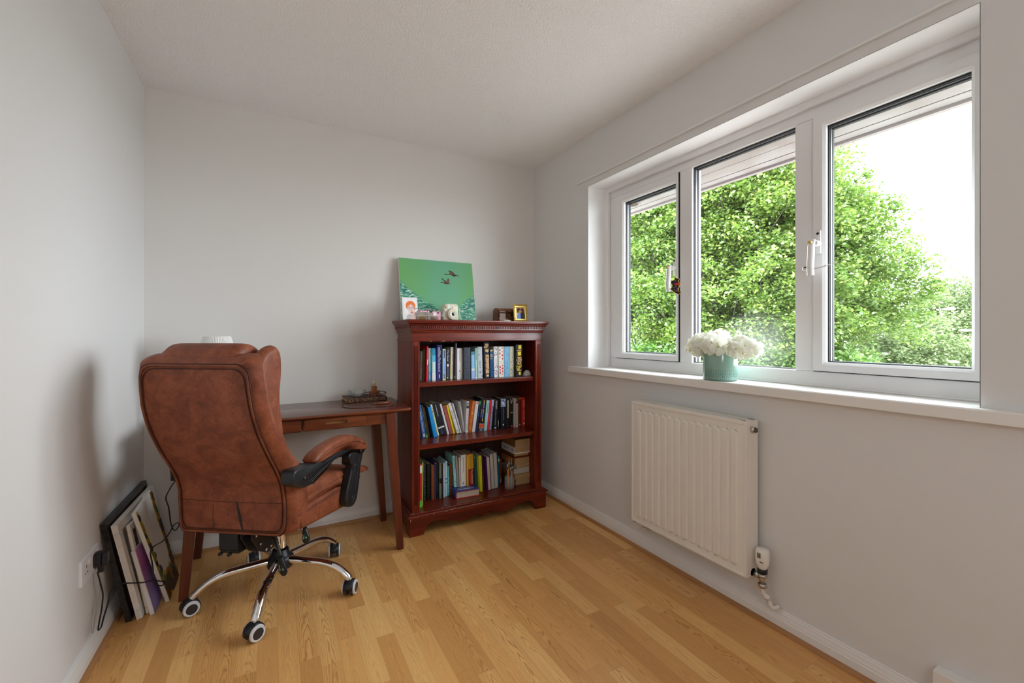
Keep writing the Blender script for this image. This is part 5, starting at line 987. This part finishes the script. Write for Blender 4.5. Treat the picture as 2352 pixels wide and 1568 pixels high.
gf = thing('photo_frame', 'small gold rope-edged frame holding a photo of two people', 'photo frame', (1.440, 2.585, ZT), .04, rx=-.12)
q = MB(); FW, FH = .110, .122
for (a, b_, c_, d_) in ((0, FW, 0, .022), (0, FW, FH-.022, FH), (0, .022, .022, FH-.022), (FW-.022, FW, .022, FH-.022)): q.box(a, b_, 0, .010, c_, d_)
q.build('frame', M_gold, gf, bevel=.002)
q = MB(); k = 0
while k < 15:
    u_ = .004+k*.0072
    if u_ < FW-.004:
        for zz in (.006, FH-.006): q.tube([(u_, -.001, zz-.006), (u_+.005, -.004, zz), (u_+.009, -.001, zz+.006)], .0022, 6)
    v_2 = .004+k*.0078
    if v_2 < FH-.004:
        for xx in (.006, FW-.006): q.tube([(xx-.006, -.001, v_2), (xx, -.004, v_2+.004), (xx+.006, -.001, v_2+.008)], .0022, 6)
    k += 1
q.build('rope_edge', M_gold, gf)
q = MB(); q.box(.022, FW-.022, .003, .005, .022, FH-.022, 0)
def pf(pts, mi, y=.0026): q.add([(.022+a*(FW-.044), y-.0002*mi, .022+b_*(FH-.044)) for a, b_ in pts], [tuple(range(len(pts)))], mi)
pf([(0,0),(0,.45),(.2,.55),(.45,.5),(.55,.3),(.55,0)], 1); pf([(.5,0),(.5,.45),(.7,.55),(1,.5),(1,0)], 2); pf([(.12,.5),(.10,.85),(.3,.98),(.45,.88),(.48,.65),(.35,.5)], 3); pf([(.25,.5),(.3,.72),(.46,.74),(.5,.58),(.4,.47)], 4); pf([(.55,.5),(.54,.8),(.68,.95),(.9,.85),(.92,.5)], 5); pf([(.54,.55),(.53,.72),(.62,.74),(.68,.6)], 6); pf([(.0,.3),(.05,.55),(.2,.5),(.12,.3)], 7)
q.build('photo', [C(175,120,80, k=1.3), C(110,135,200, k=1.5), C(30,26,32, k=1.3), C(45,28,24, k=1.2), C(190,130,105, k=1.4), C(48,30,26, k=1.2), C(190,120,95, k=1.4), C(215,200,205, k=1.3)], gf)
sh = thing('seashell', 'small flat white shell lying in front of the little chest', 'shell', (1.335, 2.560, ZT))
q = MB(); q.ball((.030, 0, .006), .010, 14, 0, (3.0, 1.3, .55)); q.ball((.052, .001, .005), .006, 10, 0, (2.2, 1, .6)); q.build('shell_body', mat('shell_white', (.78,.74,.66,1), .5, bump=(200, .4, .002)), sh)
# ================================================================== OFFICE CHAIR
oc = thing('office_chair', 'brown leather high-back office chair on a chrome five-star castor base', 'office chair', (.03, 2.22, 0), -math.radians(35))
LV = [(.385,-.295,.214),(.395,-.295,.218),(.45,-.294,.221),(.50,-.295,.222),(.55,-.299,.221),(.60,-.313,.221),(.65,-.341,.220),(.70,-.373,.219),(.75,-.401,.217),(.80,-.427,.215),(.85,-.446,.213),(.90,-.460,.211),(.95,-.468,.208),(1.0,-.473,.205),(1.03,-.473,.202)]
def lv(z):
    for a, b in zip(LV, LV[1:]):
        if z <= b[0]: t = (z-a[0])/(b[0]-a[0]); return (a[1]+(b[1]-a[1])*t, a[2]+(b[2]-a[2])*t)
    return LV[-1][1:]
def bsec(yb, hw, z, ins=0.0, dz=0.0, kf=1.0):
    """horizontal cut through the back: flat rear, rolled side bolsters, hollow front"""
    h = hw-ins; T = .135*kf
    r = [(h*.33, 0), (h*.7, 0), (h-.012, .001), (h, .005), (h+.016, .013), (h+.028, .032), (h+.034, .058), (h+.033, .086), (h+.024, .112), (h+.004, .130), (h-.030, .136), (h-.06, .125), (h*.45, .112)]
    pts = [(x, yb+ins*.7+(y if y < .033 else .032+(y-.032)*kf)*(1-ins*2.2), z) for x, y in r]
    return pts+[(0, yb+ins*.7+(.032+.076*kf)*(1-ins*2.2), z)]+[(-x, y, z) for x, y, _ in pts[::-1]]+[(0, yb+ins*.7, z)]
q = MB(); secs = [bsec(LV[0][1]+.01, LV[0][2]-.02, .378, .02)]
zz = .388
def kf_(z): return float(np.interp(z, [.60, .72, .80, .90, 1.0], [1, .62, .48, .34, .24]))
while zz < 1.040: yb, hw = lv(zz); secs.append(bsec(yb, hw, zz, kf=kf_(zz))); zz += .022
yb, hw = lv(1.03)
for a in (12, 28, 44, 60, 74, 86): A = math.radians(a); secs.append(bsec(yb, hw, 1.040+.044*math.sin(A), .062*(1-math.cos(A)), kf=.22))
q.loft(secs); back = q.build('backrest', M_leather, oc, sub=1)
def rim(ins, zlo, zhi, r, out=-.002):
    P = []; rc = .045
    zs = [zlo+rc+(zhi-zlo-2*rc)*k/22 for k in range(23)]
    R_ = [(lv(z)[1]-ins, z) for z in zs]; c = (R_[-1][0]-rc, zhi-rc)
    top = [(c[0]+rc*math.cos(a), c[1]+rc*math.sin(a)) for a in [PI/2*k/6 for k in range(1, 7)]]
    c2 = (R_[0][0]-rc*.6, zlo+rc); bot = [(c2[0]+rc*.6*math.cos(a), c2[1]-rc*math.sin(a)) for a in [PI/2*k/6 for k in range(6, 0, -1)]]
    right = bot+R_+top
    loop = right+[(-x, z) for x, z in right[::-1]]
    return [(x, lv(min(z, 1.03))[0]+out+(.004 if abs(x) > lv(z)[1]-.008 else 0), z) for x, z in loop]
q = MB(); q.tube(rim(.004, .392, 1.043, 0), .0042, 8, closed=True); q.build('piping', M_leather, back)
q = MB(); q.tube(rim(-.001, .388, 1.048, 0, -.0005), .0022, 6, closed=True); q.tube(rim(.014, .402, 1.032, 0, -.0006), .0018, 6, closed=True)
def onback(x, z, d=-.0012): return (x, lv(z)[0]+d, z)
q.tube([onback(-.205+.41*k/16, .512-.004*math.sin(PI*k/16), -.0002) for k in range(17)], .0009, 5)
q.tube([onback(-.075+.004*k/8, .495-.095*k/8, -.0002) for k in range(9)], .0009, 5); q.tube([onback(-.081+.004*k/8, .495-.095*k/8, -.0002) for k in range(9)], .0006, 5)
q.build('stitching', M_seam, back)
q = MB(); q.tube([onback(.022+.030*(k/10)**1.2, .512-.130*k/10, .0) for k in range(11)], [.0012+.0035*math.sin(PI*min(k, 8)/10) for k in range(11)], 6); q.build('vent_slit', M_blackm, back)
# head pillow hugging the top, and the side wings
q = MB(); q.pillow([(-.452,1.052),(-.458,1.075),(-.445,1.100),(-.415,1.117),(-.375,1.118),(-.335,1.105),(-.305,1.07),(-.292,1.0),(-.295,.93),(-.31,.89),(-.34,.90),(-.37,.95),(-.40,1.03)], -.148, .148, .030); hp = q.build('head_pillow', M_leather, oc, sub=1)
q = MB()
for sx in (-1, 1): q.tube([(sx*.128, a, b) for a, b in ((-.452,1.055),(-.454,1.075),(-.441,1.098),(-.413,1.1125),(-.375,1.1135),(-.337,1.101))], .0012, 6)
q.build('pillow_seam', M_seam, hp)
for sx in (-1, 1):
    q = MB(); pr = [(-.36,.72),(-.285,.755),(-.280,.80),(-.292,.85),(-.299,.90),(-.297,.95),(-.290,1.0),(-.290,1.05),(-.298,1.085),(-.320,1.108),(-.350,1.108),(-.395,1.085),(-.42,1.04),(-.42,.95),(-.40,.85),(-.38,.78)]
    xa, xb = (.158, .212) if sx > 0 else (-.212, -.158); q.pillow(pr, xa, xb, .026); q.build('headrest_wing', M_leather, oc, sub=1)
q = MB(); q.pillow([(-.225,.50),(-.20,.47),(-.13,.50),(-.12,.58),(-.16,.70),(-.22,.80),(-.27,.90),(-.31,.98),(-.35,.98),(-.36,.90),(-.32,.78),(-.27,.66),(-.22,.56)], -.155, .155, .03); q.build('backrest_cushion', M_leather, oc, sub=1)
# seat
def seat(prof, x, r, nm, sub=1): q = MB(); q.pillow(prof, -x, x, r); return q.build(nm, M_leather, oc, sub=sub)
s1 = seat([(-.258,.392),(-.20,.378),(-.08,.362),(.06,.344),(.12,.336),(.165,.345),(.195,.375),(.205,.42),(.19,.452),(.05,.462),(-.10,.466),(-.25,.470),(-.262,.46),(-.264,.42)], .250, .022, 'seat_base')
s3 = seat([(.02,.352),(.10,.335),(.18,.330),(.26,.348),(.292,.372),(.296,.405),(.28,.43),(.22,.436),(.12,.43),(.04,.40)], .225, .02, 'footrest_pad')
s2 = seat([(-.25,.462),(-.10,.458),(.08,.452),(.20,.432),(.27,.412),(.285,.43),(.270,.452),(.20,.478),(.08,.500),(-.10,.510),(-.24,.512),(-.26,.49)], .249, .024, 'seat_cushion')
s4 = seat([(-.26,.505),(-.05,.500),(.12,.478),(.25,.448),(.34,.428),(.375,.428),(.388,.442),(.372,.458),(.30,.478),(.20,.500),(.06,.525),(-.10,.545),(-.25,.555)], .246, .028, 'seat_topper')
q = MB()
for sx in (-1, 1):
    q.tube([(sx*.2508, a, b) for a, b in ((-.262,.452),(-.20,.446),(-.10,.443),(.0,.439),(.10,.432),(.17,.42))], .0012, 6); q.tube([(sx*.2508, a, b) for a, b in ((-.262,.459),(-.20,.454),(-.10,.451),(.0,.447),(.10,.441),(.17,.43))], .0008, 6)
    q.tube([(sx*.2508, a, b) for a, b in ((-.245,.452),(-.243,.42),(-.243,.385))], .0012, 6); q.tube([(sx*.2495, a, b) for a, b in ((-.262,.472),(-.19,.480),(-.085,.484),(.083,.470),(.18,.452))], .0012, 6)
q.build('seat_stitching', M_seam, s1)
# arms
BARP = [(-0.354, 0.628), (-0.352, 0.603), (-0.302, 0.576), (-0.257, 0.566), (-0.19, 0.584), (-0.062, 0.61), (0.073, 0.615), (0.156, 0.596), (0.186, 0.584), (0.237, 0.575), (0.25, 0.587), (0.247, 0.6), (0.185, 0.618), (0.073, 0.636), (-0.062, 0.635), (-0.16, 0.631), (-0.219, 0.644), (-0.316, 0.653), (-0.346, 0.649)]
POST = [(0.078, 0.587), (0.089, 0.559), (0.112, 0.534), (0.089, 0.485), (0.065, 0.439), (0.051, 0.398), (0.061, 0.367), (0.089, 0.349), (0.127, 0.344), (0.153, 0.36), (0.165, 0.383), (0.186, 0.444), (0.198, 0.508), (0.223, 0.562), (0.223, 0.584), (0.201, 0.603), (0.165, 0.605), (0.104, 0.6)]
PADP = [(-0.219, 0.649), (-0.209, 0.664), (-0.185, 0.677), (-0.117, 0.692), (-0.002, 0.697), (0.083, 0.687), (0.155, 0.665), (0.222, 0.633), (0.255, 0.606), (0.252, 0.591), (0.237, 0.592), (0.185, 0.616), (0.073, 0.634), (-0.062, 0.634), (-0.16, 0.628), (-0.208, 0.638)]
for sx in (-1, 1):
    def X_(a, b): return (a, b) if sx > 0 else (-b, -a)
    am = MB(); a, b = X_(.238, .292); am.pillow(BARP if sx > 0 else [(max(u, -.262), v) for u, v in BARP], a, b, .008); bar = am.build('arm_bracket', M_black, oc)
    am = MB(); a, b = X_(.292, .2935)
    if sx > 0: am.tube(smooth_path([(sx*.2925, u, v) for u, v in ((-0.295, 0.591), (-0.264, 0.584), (-0.183, 0.6), (-0.06, 0.622), (0.063, 0.627), (0.145, 0.613), (0.063, 0.622), (-0.06, 0.616), (-0.162, 0.6), (-0.249, 0.575))], 4, False), .0022, 6)
    if sx > 0: am.cyl((sx*.290, -0.283, 0.605), (sx*.2945, -0.283, 0.605), .009, 16)
    am.cyl((sx*.290, 0.186, 0.585), (sx*.2945, 0.186, 0.585), .011, 16); am.build('arm_ribs', M_black, bar)
    am = MB(); a, b = X_(.246, .286); am.pillow(POST, a, b, .008); po_ = am.build('arm_post', M_black, oc)
    am = MB(); am.tube(smooth_path([(sx*.2865, u, v) for u, v in ((0.181, 0.557), (0.167, 0.505), (0.145, 0.444), (0.13, 0.393), (0.109, 0.367), (0.089, 0.378), (0.089, 0.413), (0.112, 0.485), (0.135, 0.536))], 5), .0028, 6); am.cyl((sx*.280, 0.109, 0.388), (sx*.2885, 0.109, 0.388), .007, 12); am.build('post_rib', M_black, po_)
    am = MB(); a, b = X_(.232, .298); am.pillow(PADP, a, b, .020); pad = am.build('arm_pad', M_leather, oc, sub=1)
    am = MB(); am.tube(smooth_path([(sx*.2985, u, v) for u, v in ((-0.213, 0.651), (-0.167, 0.651), (-0.06, 0.663), (0.043, 0.659), (0.135, 0.644), (0.217, 0.61))], 4), .0012, 6); am.build('pad_seam', M_seam, pad)
# tilt mechanism
q = MB(); q.box(-.112, -.030, -.225, -.115, .285, .392).prism([(-.225,.285),(-.115,.285),(-.135,.262),(-.215,.268)], 'x', -.110, -.032)
q.prism([(-.20,.392),(-.22,.33),(-.175,.262),(-.125,.232),(-.080,.236),(-.060,.29),(-.02,.345),(.05,.385)], 'x', -.026, -.018); q.prism([(-.20,.392),(-.22,.33),(-.175,.262),(-.125,.232),(-.080,.236),(-.060,.29),(-.02,.345),(.05,.385)], 'x', .020, .028)
q.box(-.09, .09, -.10, .14, .368, .392); q.tube([(.0, -.16, .345), (.0, -.02, .375)], .022, 12); q.build('tilt_mechanism', M_blackm, oc, bevel=.003)
q = MB()
for y, z in ((-.195,.335),(-.170,.290),(-.135,.250),(-.105,.252),(-.10,.33)): q.cyl((.028, y, z), (.0325, y, z), .0075, 6); q.cyl((-.0265, y, z), (-.0315, y, z), .007, 6)
for x, y in ((-.10,-.228),(-.06,-.229)): q.cyl((x, y+.004, .272), (x, y-.008, .272), .007, 10, 1)
q.build('bolts', [M_steel, M_blackm], oc)
def paddle(c, d, s_, nm):
    q = MB(); o_ = Vector(c); d = Vector(d).normalized(); w_ = Vector((1, -.35, 0)).normalized()
    n_ = d.cross(w_).normalized(); w_ = n_.cross(d)
    out = [(0,-.007),(.012,-.012),(.045,-.021),(.062,-.019),(.072,-.006),(.071,.008),(.058,.020),(.035,.018),(.010,.009),(0,.007)]
    secs = []
    for h_, k in ((-.006, .82), (-.004, 1.0), (.004, 1.0), (.0065, .80)):
        secs.append([tuple(o_+d*((a-.036)*k+.036)*s_+w_*b_*k*s_+n_*h_) for a, b_ in out])
    q.loft(secs); p_ = q.build('lever_paddle', M_black, oc)
    q = MB()
    for a, b_, L_, m_ in ((.030,-.008,.020,0),(.030,.002,.018,1),(.040,.010,.010,0)):
        A = o_+d*a*s_+w_*b_*s_; B = A+d*L_*s_
        for sg in (-1, 1): q.tube([A+n_*sg*.0075, B+n_*sg*.0075], .0013, 5, m_)
        for sg in (-1, 1): q.tube([B+n_*sg*.0075-d*.004+w_*.003, B+n_*sg*.0075, B+n_*sg*.0075-d*.004-w_*.003], .001, 5, m_)
    q.build('lever_icon', [C(205,215,215), C(20,140,80)], p_)
paddle((.078, -.112, .212), (.20, -.05, -.9), 1.12, 'a'); paddle((.20, -.135, .352), (.12, -.10, -.45), .90, 'b')
q = MB(); pth = smooth_path([(.02, -.06, .335), (.035, -.09, .300), (.058, -.105, .255), (.078, -.112, .212)], 8); n_ = len(pth)
q.tube(pth, [.0085 if k < 8 else (.0085 if k % 2 else .0062) for k in range(n_)], 8); q.tube([(.09, -.02, .372), (.18, -.10, .362), (.20, -.135, .352)], .006, 8); q.build('lever_cable', M_black, oc)
# base
q = MB(); q.cyl((0, 0, .085), (0, 0, .385), .0255, 28, 0); q.build('gas_lift', M_chrome, oc)
q = MB(); q.lathe([(.030, .100), (.050, .108), (.056, .125), (.054, .148), (.046, .158), (.036, .165), (.033, .185), (.030, .188), (.027, .17)], 32); q.build('base_hub', M_black, oc)
rot = math.radians(35)
for k, (ang, wa) in enumerate(((182.5, -70), (254.0, -57), (326.5, -27), (39.5, -8), (110.5, 5))):
    a = math.radians(ang)+rot; ca, sa = math.cos(a), math.sin(a)
    def RP(r, z): return (ca*r, sa*r, z)
    q = MB(); P = smooth_path([RP(.030, .142), RP(.10, .138), (ca*.20, sa*.20, .132), RP(.265, .112), RP(.308, .080), RP(.322, .064)], 6)
    q.tube(P, [.0195-.003*i/len(P) for i in range(len(P))], 14, flat=.85); leg = q.build('base_arm', M_chrome, oc)
    # twin-wheel castor, axle direction given in world degrees
    cx, cy = ca*.325, sa*.325; w_ = math.radians(wa)+rot; ax = Vector((math.cos(w_), math.sin(w_), 0)); tr = Vector((-ax.y, ax.x, 0)); cc = Vector((cx, cy, .0315))+tr*(-.004)
    q = MB(); q.cyl((cx, cy, .048), (cx, cy, .070), .0065, 10); q.build('castor_stem', M_steel, leg)
    def disc(mb, x0, x1, r0, r1, mi, z0=0): mb.loft([[tuple(cc+ax*x+tr*(r*math.cos(2*PI*i/28))+Vector((0,0,r*math.sin(2*PI*i/28)))) for i in range(28)] for x, r in ((x0, r0), (x1, r1))], mi, smooth=False)
    q = MB()
    for s_ in (-1, 1):
        disc(q, s_*.007, s_*.0195, .0305, .0310, 0); disc(q, s_*.0195, s_*.0215, .0310, .0302, 0); disc(q, s_*.0215, s_*.0285, .0300, .0272, 1); disc(q, s_*.0286, s_*.0300, .0205, .0190, 2)
    q.build('castor_wheel', [mat('wheel_grey', (.05,.047,.045,1), .6), mat('wheel_white', (.70,.70,.74,1), .35), mat('hub_cap', (.030,.026,.024,1), .55)], leg)
    q = MB(); hood = [tuple(cc+ax*x+tr*(.036*math.cos(t))+Vector((0,0,.036*math.sin(t)))) for x in (0,) for t in (0,)]
    secs = []
    for x in (-.021, -.015, .015, .021):
        rr_ = .0345 if abs(x) < .02 else .030
        secs.append([tuple(cc+ax*x+tr*(rr_*math.cos(t))+Vector((0,0,rr_*math.sin(t)))) for t in [math.radians(-8+188*i/14) for i in range(15)]]+[tuple(cc+ax*x+tr*(-.010)+Vector((0,0,.002))), tuple(cc+ax*x+tr*(.012)+Vector((0,0,.002)))])
    q.loft(secs); q.build('castor_hood', M_black, leg)
# ================================================================== ON THE WINDOW SILL
fp = thing('plant_pot', 'sage green glazed pot with an embossed band on the window sill', 'pot', (1.7745, 1.272, .9445))
g = G('sage_glaze', rough=.12, spec=.6, coat=.4); s_ = g.n('SeparateXYZ', i_Vector=g.tc)
ang = g.math('MULTIPLY', g.math('ARCTAN2', s_.outputs[1], s_.outputs[0]), 1/(2*PI)); Z = s_.outputs[2]
def cell(nn, off=0.0): return g.math('ABSOLUTE', g.math('SUBTRACT', g.math('FRACT', g.math('MULTIPLY', ang, nn)), .5))
def band(z0, z1): return g.math('MULTIPLY', g.math('GREATER_THAN', Z, z0), g.math('LESS_THAN', Z, z1))
c_bar = g.math('MULTIPLY', g.math('LESS_THAN', cell(58.0), .24), band(.006, .018))
zz_ = g.math('MULTIPLY', g.math('LESS_THAN', g.math('ABSOLUTE', g.math('SUBTRACT', g.math('MULTIPLY', cell(24.0), .024), g.math('SUBTRACT', Z, .0205))), .0012), band(.0185, .033))
sq = g.math('MULTIPLY', g.math('MULTIPLY', g.math('LESS_THAN', cell(24.0), .34), g.math('GREATER_THAN', cell(24.0), .18)), band(.035, .044))
dt = g.math('MULTIPLY', g.math('LESS_THAN', cell(36.0), .2), band(.048, .0505))
rel_ = g.math('MAXIMUM', g.math('MAXIMUM', c_bar, zz_), sq)
zone = g.math('LESS_THAN', Z, .046)
base = g.mix(g.math('MULTIPLY', zone, .45), (.235,.40,.33,1), (.05,.22,.20,1)); base = g.mix(g.math('MULTIPLY', rel_, .7), base, (.40,.55,.47,1)); base = g.mix(g.math('MULTIPLY', dt, .8), base, (.06,.18,.14,1))
g.out(base, 'Base Color'); g.bump(g.math('SUBTRACT', rel_, dt), .5, .002); M_glaze = g.m
q = MB(); q.lathe([(.066, 0), (.0705, .003), (.072, .010), (.072, .121), (.0705, .126), (.067, .127), (.0655, .123), (.0655, .095)], 64); q.build('pot_body', M_glaze, fp)
q = MB(); q.lathe([(.0652, .090), (.0652, .096), (.04, .100), (.001, .101)], 32); q.build('potting_foam', mat('foam_green', (.06,.12,.04,1), .9), fp)
M_petals = None
g = G('silk_petals', rough=.6); g.p.inputs['Subsurface Weight'].default_value = .0
nt = g.nt; pn = g.n('TexNoise', i_Vector=g.tc, i_Scale=22.0); g.out(g.ramp(pn.outputs[0], [(.35, (.86,.85,.72,1)), (.6, (.90,.90,.86,1))]), 'Base Color')
tl = nt.nodes.new('ShaderNodeBsdfTranslucent'); tl.inputs[0].default_value = (.92,.92,.84,1); ms = nt.nodes.new('ShaderNodeMixShader'); ms.inputs[0].default_value = .35
nt.links.new(g.p.outputs[0], ms.inputs[1]); nt.links.new(tl.outputs[0], ms.inputs[2]); nt.links.new(ms.outputs[0], nt.nodes['Material Output'].inputs[0]); M_petals = g.m
M_stem = mat('lime_stem', (.36,.46,.04,1), .5); M_eye = mat('flower_eye', (.50,.50,.10,1), .6)
def hydrangea(label, base_, centre, R_, nflo, seed, size=.042):
    rr = random.Random(seed); t = thing('hydrangea', label, 'flower', base_, group=None); B = Vector(base_); ce = Vector(centre)-B
    P = MB(); E_ = MB(); St = MB()
    St.tube(smooth_path([(0,0,0), tuple(ce*.5+Vector((0,0,.01))), tuple(ce-Vector((0,0,R_*.3)))], 4), .0022, 6)
    for k in range(nflo):
        z_ = 1-1.55*(k+.5)/nflo; ph = k*2.39996+rr.random()*.4; s_ = math.sqrt(max(0, 1-z_*z_)); n_ = Vector((s_*math.cos(ph), s_*math.sin(ph), z_)).normalized()
        c = ce+Vector((n_.x*R_, n_.y*R_, n_.z*R_*.82))*(.86+.26*rr.random()); n_ = (n_+Vector((rr.uniform(-.35,.35), rr.uniform(-.35,.35), rr.uniform(-.35,.35)))).normalized()
        u = n_.orthogonal().normalized(); w_ = n_.cross(u); a0 = rr.random()*PI; sz = size*(.9+.45*rr.random())*.5
        for p in range(4):
            a = a0+p*PI/2; d = u*math.cos(a)+w_*math.sin(a); s2 = n_.cross(d); V = []
            for r_, wd, h_ in ((.10,.10,.0),(.40,.40,.10),(.72,.56,.15),(.95,.44,.08),(1.06,.16,-.02)):
                for q_ in (-1, 0, 1): V.append(tuple(c+d*sz*r_+s2*sz*wd*q_+n_*sz*(h_+.10*abs(q_)+rr.uniform(-.05,.05))))
            P.add(V, [(3*i+j, 3*i+j+1, 3*i+j+4, 3*i+j+3) for i in range(4) for j in range(2)], 0, True)
        P.ball(tuple(c+n_*sz*.08), sz*.13, 6, 1)
        if z_ < .3 or k % 3 == 0: St.tube([tuple(c), tuple(c*.45+ce*.55-Vector((0,0,R_*.25)))], .0011, 5)
    P.build('petals', [M_petals, M_eye], t, sub=1); St.build('stem', M_stem, t)
PB = (1.7745, 1.272, 1.048)
hydrangea('large white artificial hydrangea head hanging over the left side of the green pot', (PB[0]-.005, PB[1]+.03, PB[2]), (1.770, 1.372, 1.092), .050, 26, 1, .056)
hydrangea('middle white artificial hydrangea head facing the room above the green pot', (PB[0]-.02, PB[1]+.0, PB[2]), (1.735, 1.290, 1.098), .054, 30, 2, .058)
hydrangea('white artificial hydrangea head at the back of the pot nearest the glass', (PB[0]+.02, PB[1]+.01, PB[2]), (1.800, 1.300, 1.122), .043, 22, 3, .052)
hydrangea('white artificial hydrangea head drooping on the right of the pot with lime stems showing', (PB[0]+.0, PB[1]-.035, PB[2]), (1.765, 1.155, 1.092), .052, 26, 4, .058)
# beaded dog hanging from the left handle
dg = thing('beaded_charm', 'black and gold beaded dog charm hanging from the left window handle', 'charm', (1.828, 1.5675, 1.405), math.radians(-61))
kx = 2.33/998.98/13.07
out = [(700,660),(722,690),(745,702),(770,715),(815,722),(822,745),(792,790),(800,815),(855,870),(822,950),(802,1000),(802,1100),(850,1095),(862,1130),(845,1160),(790,1168),(700,1122),(620,1045),(555,1005),(600,985),(622,965),(632,885),(595,850),(590,775),(650,762),(695,735),(695,690)]
PD = [((a-710)*kx, (905-b)*kx) for a, b in out]
q = MB(); q.prism(PD, 'y', -.002, .002); q.build('charm_body', mat('jet_beads', (.010,.010,.018,1), .2, bump=(500, 1, .002)), dg)
q = MB(); q.tube([(a, -.001, b) for a, b in PD], .0014, 6, closed=True); q.build('gold_edge', mat('gold_beads', (.62,.33,.03,1), .35, metal=.3, bump=(900, 1, .001)), dg)
q = MB(); rr = random.Random(6); q.prism([((a-710)*kx, (905-b)*kx) for a, b in ((680,850),(795,845),(855,865),(820,945),(790,890),(685,885))], 'y', -.0030, -.0018, 0)
for k in range(34):
    a, b = rr.uniform(640, 795), rr.uniform(900, 1080); q.ball(((a-710)*kx, -.0024, (905-b)*kx), .0011, 5, rr.choice((1, 2, 3)))
q.ball(((720-710)*kx, -.0024, (905-775)*kx), .0016, 6, 1); q.build('beads', [mat('red_beads', (.65,.04,.02,1), .3), mat('pearl_beads', (.60,.60,.65,1), .2), mat('gold_bead_dots', (.60,.38,.05,1), .3), mat('blue_beads', (.10,.12,.35,1), .2)], dg)
q = MB(); q.tube(smooth_path([(.004, 0, .0155+.010), (.003, .0, .045), (-.001, .004, .070), (-.006, .018, .090), (.0, .016, .070), (.006, .004, .040), (.004, 0, .026)], 5), .0008, 5); q.build('hanging_loop', mat('gold_thread', (.45,.28,.06,1), .5), dg)
# glossy bird-like ornament on the right handle
bo = thing('suction_ornament', 'small glossy white ornament with a long thin spike on the right window handle', 'ornament', (1.842, .936, 1.4085), math.radians(-90))
q = MB(); q.ball((0, 0, 0), .0125, 16, 0, (1.8, .8, .72)); q.build('body', mat('pearl_gloss', (.74,.68,.72,1), .08, coat=1), bo)
q = MB(); q.ball((-.004, -.002, .0045), .0105, 12, 0, (1.5, .75, .5)); q.build('dark_cap', mat('cap_black', (.02,.015,.02,1), .1, coat=1), bo)
q = MB(); q.tube(smooth_path([(.012, 0, -.001), (.035, .0, -.0025), (.065, -.001, .003), (.098, -.002, .011)], 6), [.0040-.0028*k/18 for k in range(19)], 8); q.build('spike', mat('pearl_gloss', (.74,.68,.72,1), .08, coat=1), bo)
for o in bpy.data.objects:
    if o.type == 'MESH' and len(o.data.polygons) == 0: print('EMPTY', o.name)
